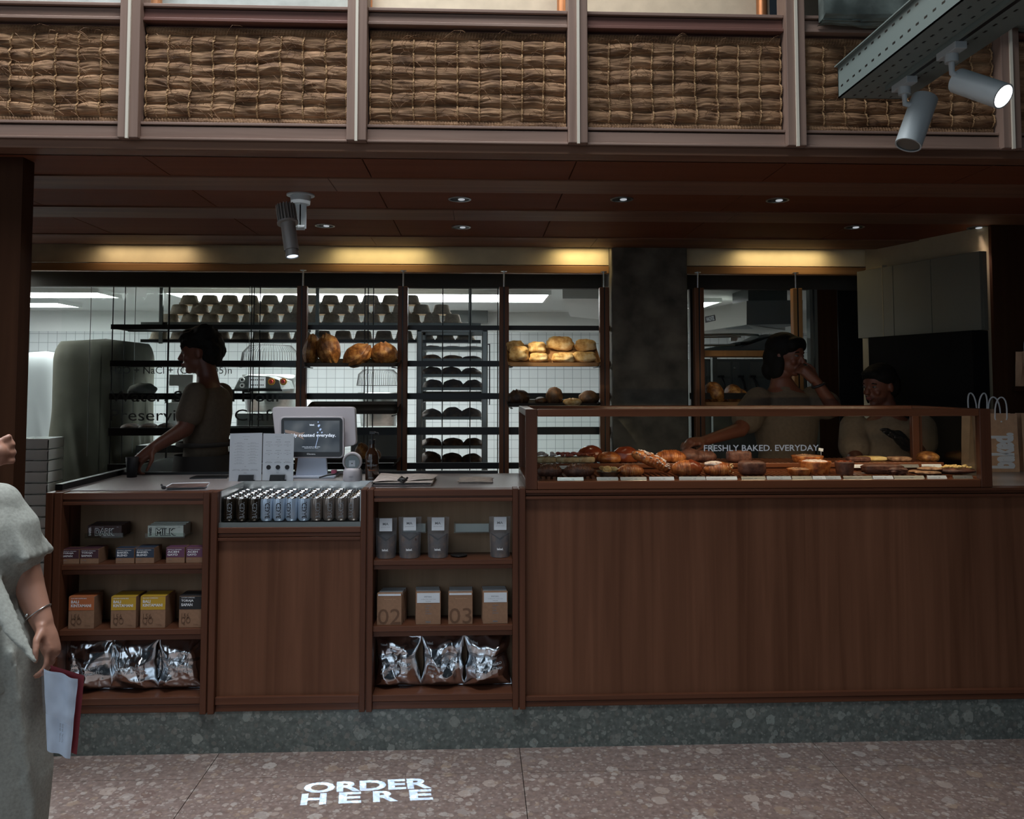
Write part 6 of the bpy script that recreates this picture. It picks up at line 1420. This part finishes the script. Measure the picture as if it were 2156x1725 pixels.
el2 = shf+V(-.03, .04, -.28); wr2 = el2+V(-.12, -.03, -.22); m.limb([shf, el2, wr2], [.055, .042, .028]); hand(m, wr2, V(-.3, 0, -1), V(-1, -.3, 0), 1, 1.0, .5)
remesh(m.build('body', 'skin2', pL), .006)
face_bits(pL, hc, frL, .98)
hair_mesh(pL, hc, frL, [(0, -.012, .06, .088, .105, .075), (0, -.06, .01, .086, .07, .09), (0, .045, .09, .06, .055, .04), (.03, 0, .11, .04, .05, .035), (-.04, -.04, .1, .045, .06, .045), (0, -.09, .04, .05, .04, .06)], .98, .35)
m = MB(); torso(m, hip+V(0, 0, .07), chp, shc+V(0, 0, .0), nk+V(0, 0, -.045), wv, dv, fat=1.0)
m.limb([shn+V(0, 0, .002), shn.lerp(el, .62)], [.062, .066]); m.limb([shf, shf.lerp(el2, .6)], [.062, .066])
remesh(m.build('t_shirt', 'tee', pL), .008, 8)
m = MB(); m.grid(lambda u, v: hip.lerp(chp, -.75+v*1.2)+wv*math.cos(2*PI*u)*(.178)+dv*-math.sin(2*PI*u)*(.145+.04*(1-v)+.01*math.sin(u*25)), 40, 16).build('apron', 'apron', pL)
m = MB(); m.tube([chp+wv*math.cos(PI*t/10)*.182+dv*math.sin(PI*t/10)*.135+V(0, 0, -.16) for t in range(21)], .012).build('apron_tie', 'apron', pL)
m = MB()
for sg, kn, ft in ((-1, .02, -.06), (1, -.1, .12)): h_ = hip+wv*sg*.09; m.limb([h_+V(0, 0, 0), V(hip.x+kn, h_.y, .5), V(hip.x+ft, h_.y, .12)], [.105, .078, .062])
m.ball(hip, (.15, .15, .12)); remesh(m.build('trousers', 'apron', pL), .012, 5)
# --- woman right of the column
YW = 4.6
hc = P(1655, 748, YW); pW = person('woman with black shoulder-length hair and oatmeal tee, hand raised to her face', (P(1660, 900, YW).x, YW, 0))
m = MB(); fW = V(.62, -.72, -.12); frW = head(m, hc, fW, 1.0); nk = P(1645, 796, YW); shc = P(1655, 836, YW); chp = P(1655, 900, YW); hip = V(shc.x, YW, .93)
m.limb([hc+V(-.015, .02, -.05), nk, nk+V(0, 0, -.06)], [.052, .05, .06]); wv = V(.97, .22, 0).normalized(); dv = V(-.22, .97, 0)
torso(m, hip, chp, shc, nk, wv, dv, fat=1.0)
for sg in (-1, 1): h_ = hip+wv*sg*.09; m.limb([h_, V(h_.x, h_.y, .5), V(h_.x, h_.y, .09), V(h_.x, h_.y-.14, .045)], [.088, .06, .042, .035])
sr_ = shc+wv*.175+V(0, 0, -.015); sl_ = shc-wv*.175+V(0, 0, -.02)
el = P(1757, 862, YW-.12); wr = P(1716, 800, YW-.14); m.limb([sr_, el], [.054, .043]); m.limb([el, wr], [.042, .026])
hand(m, wr, P(1692, 778, YW-.13)-wr, V(-.6, .6, .3), -1, .92, .9)
el2 = P(1558, 905, YW-.2); wr2 = P(1478, 930, YW-.36); m.limb([sl_, el2], [.052, .042]); m.limb([el2, wr2], [.04, .026]); hand(m, wr2, P(1450, 932, YW-.4)-wr2, V(0, .2, -1), 1, .92, .6)
remesh(m.build('body', 'skin2', pW), .006)
face_bits(pW, hc, frW)
hair_mesh(pW, hc, frW, [(0, -.02, .045, .095, .105, .085), (0, -.055, -.02, .095, .07, .1), (0, -.07, -.09, .088, .055, .065), (.062, -.015, -.06, .03, .045, .09), (-.072, -.04, -.06, .03, .05, .09), (0, .06, .075, .07, .04, .035), (.045, .055, .06, .035, .035, .04), (-.045, .055, .06, .035, .035, .04)], 1.0, .04)
MB().tube([wr+V(.018, 0, -.03)+V(math.cos(a)*.03, math.sin(a)*.03, math.cos(a)*.012) for a in [2*PI*i/16 for i in range(17)]], .007).build('wristwatch', 'ink', pW)
m = MB(); torso(m, hip+V(0, 0, .07), chp, shc, nk+V(0, 0, -.04), wv, dv, fat=1.13); m.limb([sr_, sr_.lerp(el, .6)], [.078, .082]); m.limb([sl_, sl_.lerp(el2, .62)], [.078, .086]); remesh(m.build('t_shirt', 'tee', pW), .008, 8)
m = MB(); m.grid(lambda u, v: hip.lerp(chp, -.75+v*1.15)+wv*math.cos(PI*(.02+u*.96))*.2-dv*math.sin(PI*(.02+u*.96))*(.15+.02*(1-v)), 30, 14).build('apron', 'apron', pW)
# --- third staff, facing left, gloved hand
YT = 4.55
hc = P(1851, 812, YT); pT = person('staff member with tied-back black hair and cream tee, black-gloved hand over the pastries', (hc.x, YT, 0))
m = MB(); frT = head(m, hc, V(-.9, -.42, -.15), .97); nk = P(1868, 858, YT); shc = P(1868, 893, YT); chp = P(1862, 945, YT); hip = V(shc.x, YT, .86)
m.limb([hc+V(.02, .01, -.05), nk, nk+V(0, 0, -.05)], [.052, .05, .058]); wv = V(.9, -.43, 0).normalized(); dv = V(.43, .9, 0)
torso(m, hip, chp, shc, nk, wv, dv, fat=.98)
for sg in (-1, 1): h_ = hip+wv*sg*.09; m.limb([h_, V(h_.x, h_.y, .48), V(h_.x, h_.y, .09), V(h_.x-.1, h_.y-.1, .045)], [.086, .06, .042, .035])
sr_ = shc+wv*.17+V(0, 0, -.02); sl_ = shc-wv*.17+V(0, 0, -.02)
el = P(1935, 950, YT-.18); wr = P(1906, 935, YT-.30); m.limb([sr_, el, wr], [.053, .043, .028])
el2 = P(1800, 960, YT-.08); wr2 = P(1812, 985, YT-.25); m.limb([sl_, el2, wr2], [.052, .042, .028]); hand(m, wr2, V(.5, -.6, -.2), V(0, 0, -1), 1, .92, .6)
remesh(m.build('body', 'skin2', pT), .006)
face_bits(pT, hc, frT, .97)
hair_mesh(pT, hc, frT, [(0, -.015, .05, .09, .102, .08), (0, -.06, .0, .088, .065, .09), (0, -.12, .01, .035, .04, .05), (0, .06, .075, .06, .035, .03), (.07, .02, -.04, .012, .02, .07)], .97, .05)
m = MB(); torso(m, hip+V(0, 0, .06), chp, shc, nk+V(0, 0, -.04), wv, dv, fat=1.14); m.limb([sr_, sr_.lerp(el, .62)], [.08, .09]); m.limb([sl_, sl_.lerp(el2, .7)], [.08, .088]); remesh(m.build('t_shirt', 'tee2', pT), .008, 8)
m = MB(); m.limb([wr.lerp(el, .12), wr], [.036, .034]); g_ = P(1868, 893, YT-.42); hand(m, wr, g_-wr, V(.2, .5, -.8), -1, 1.12, .25); remesh(m.build('glove', 'glove', pT), .0055, 4)
# --- customer in the left foreground
YP = 2.2
def C(px, py, Y=YP): return P(px, py, Y)
hx = C(-78, 1400).x
pC = person('customer cut off by the left edge, pale grey linen top and trousers, papers in hand', (hx, YP, 0))
m = MB(); hipc = V(hx-.02, YP, .84); chp = V(hx, YP, 1.07); shc = V(hx-.03, YP, 1.195); nk = V(hx-.045, YP, 1.29); wv = V(.95, .3, 0).normalized(); dv = V(-.3, .95, 0)
hc = V(hx-.075, YP+.01, 1.455); frC = head(m, hc, V(.4, .9, -.05), .95); m.limb([hc+V(0, 0, -.05), nk, nk+V(0, 0, -.05)], [.05, .048, .058])
torso(m, hipc, chp, shc, nk, wv, dv, fat=.86)
for sg in (-1, 1): h_ = hipc+wv*sg*.085; m.limb([h_, V(h_.x, h_.y, .46), V(h_.x, h_.y, .09), V(h_.x+.06, h_.y+.13, .045)], [.085, .058, .04, .034])
sr_ = C(6, 1068, YP+.02); el = C(58, 1232, YP+.03); wr = C(90, 1312, YP)
m.limb([sr_, el], [.047, .04]); m.limb([el, wr], [.039, .026])
hand(m, wr, C(112, 1380, YP-.01)-wr, V(-.8, -.15, -.1), -1, .86, .5, .06)
sl_ = shc-wv*.15; el2 = C(-130, 1130, YP-.14); wr2 = C(-72, 968, YP-.2); m.limb([sl_, el2, wr2], [.048, .04, .027])
hand(m, wr2, V(1, .15, .22), V(-.2, 1, .1), 1, .84, .95, .4, False)
remesh(m.build('body', 'skin', pC), .005, 5)
face_bits(pC, hc, frC, .95)
hair_mesh(pC, hc, frC, [(0, -.02, .04, .092, .105, .085), (0, -.06, -.03, .092, .065, .12)], .95, .04)
m = MB(); torso(m, hipc+V(0, 0, .05), chp, shc, nk+V(0, 0, -.03), wv, dv, fat=1.02)
m.cyl(V(hx-.01, YP, .735), V(hx-.015, YP, .95), .175, .15, 32)
se = sr_.lerp(el, .66); m.limb([sr_+V(-.014, 0, .004), se+V(-.008, 0, 0)], [.06, .06]); m.limb([sl_, sl_.lerp(el2, .7)], [.06, .08]); m.limb([shc, sr_+V(-.012, 0, -.005)], [.07, .05])
for k in range(8): m.limb([sr_+V(-.06+.012*k, -.075, -.02*k), C(10+9*k, 1330+9*k, YP-.13)], [.009, .007], 8)
for k in range(5): m.limb([sr_+V(.03, -.04+.012*k, -.01), se+V(.045, -.06+.03*k, .01)], [.012, .014], 8)
o = remesh(m.build('linen_top', 'linen', pC), .0075, 6)
m = MB()
m.limb([hipc+wv*.07, V(C(12, 1600).x, YP+.02, .52), V(C(2, 1725).x, YP+.02, .3), V(C(-6, 1725).x, YP+.02, .08)], [.135, .1, .092, .09], 22)
m.limb([hipc-wv*.09, V(hx-.1, YP-.03, .5), V(hx-.1, YP-.03, .08)], [.14, .115, .105], 20); m.ball(hipc, (.19, .15, .1))
for k in range(7): m.limb([hipc+V(-.06+.04*k, -.135+.01*k, -.0), V(hx-.05+.045*k, YP-.09+.012*k, .25)], [.009, .013], 8)
remesh(m.build('trousers', 'linen', pC), .009, 6)
hipc = V(hx, YP, 0)
w_ = (wr-el).normalized(); u_, v_, _ = basis(w_); bc = wr-w_*.03
MB().tube([bc+u_*math.cos(a)*.0315+v_*math.sin(a)*.0315+w_*.008*math.cos(a) for a in [2*PI*i/24 for i in range(25)]], .0016, 6).ball(bc+u_*.0315, .0045, 8, 6).build('bracelet', 'steel', pC)
for k in (-1, 1):
    f_ = V(hipc.x+wv.x*.09*k+.05, YP+.1, .0); MB().ball(V(f_.x, f_.y, .03), (.05, .14, .03), 20, 10).build('shoe', 'white', pC)
# papers
pp_ = thing('paper_sleeve', 'bluish clear sleeve of folded papers with a red edge held in the hanging hand', 'papers', (C(125, 1500).x, YP, C(125, 1500).z))
q = [C(92, 1408, YP-.07), C(164, 1430, YP-.07), C(148, 1598, YP-.07), C(99, 1580, YP-.07)]
M['docpaper'] = mat('bluish_paper', (.62, .72, .86), .6, var=.06, sc=30)
m = MB(); m.grid(lambda u, v: (q[3]*(1-u)+q[2]*u)*(1-v)+(q[0]*(1-u)+q[1]*u)*v+V(0, -.004*math.sin(u*PI*3)+.003*nz((u*3, v*5, 1)), 0), 16, 24); m.build('front_sheet', 'docpaper', pp_)
m = MB(); m.grid(lambda u, v: (q[3]*(1-u)+q[2]*u)*(1-v)+(q[0]*(1-u)+q[1]*u)*v+V(.010, .012, .004), 2, 2).build('red_folder', mat('dark_red_card', (.22, .02, .03), .5), pp_)
m = MB(); m.grid(lambda u, v: (q[3]*(1-u)+q[2]*u)*(.42-.0*v-.42*v*0-(.0)) if False else ((q[3].lerp(q[0], .5+.5*v)).lerp(q[2].lerp(q[1], .42+.55*v), u)+V(0, -.012-.003*math.sin(u*PI*4), 0)), 14, 10).build('clear_sleeve', 'pouch', pp_)
m = MB(); rr = random.Random(3)
for k in range(2): m.text('TOTAL  49.000', (q[3].lerp(q[2], .62+.1*k)+V(0, -.006, .035)), (0, 0, 1), (-1, 0, 0), .045, .0035)
m.build('print', 'inkg', pp_)
# ------------------------------------------------------------------ working lamps
for px, pw_, col_ in ((300, .55, (1, .8, .55)), (800, .75, (1, .82, .45)), (1225, .6, (1, .8, .42)), (1650, .8, (1, .8, .45))):
    x = XX(px, 530, Y2+.04); area('bulkhead_washer', (x, Y2+.03, ZC-.002), (x, Y2+.075, ZC-.2), .55 if px != 1225 else .3, .02, pw_, col_, 170)
def down(px, py, aim, pw_, ang, col=(1, .82, .58)):
    p = P(px, py, z=ZC); spot('downlight_beam', (p.x, p.y, ZC-.012), aim, pw_, ang, .7, col, .02)
down(971, 478, f1(740, .3)+Vector((0, 0, .05)), 42, 22)
down(971, 478, f2(1165, .3)+Vector((0, 0, .0)), 95, 20, (1, .86, .6))
down(968, 419, P(930, 1015, z=HW), 3, 50)
down(968, 419, f2(1160, .2), 22, 24, (1, .84, .5))
down(968, 419, f1(760, .2), 16, 24)
down(1309, 419, P(1380, 960, 3.7), 7, 50, (1, .7, .5))
down(1637, 421, P(1700, 980, 3.7), 7, 55, (1, .72, .45))
down(1637, 421, f6(1520, .3)+Vector((0, 0, .08)), 14, 16, (1, .8, .5))
down(1799, 478, P(1860, 1000, 3.8), 3, 34, (1, .75, .5))
down(2058, 479, P(2125, 960, 4.1), 22, 34, (1, .75, .6))
down(684, 475, P(660, 900, 3.9), 2, 45, (1, .93, .95))
area('worktop_glow', (XX(620, 470, 3.9), 3.75, ZC-.03), (XX(620, 470, 3.9), 3.75, 1), .8, .2, 2.0, (.95, .96, 1), 70)
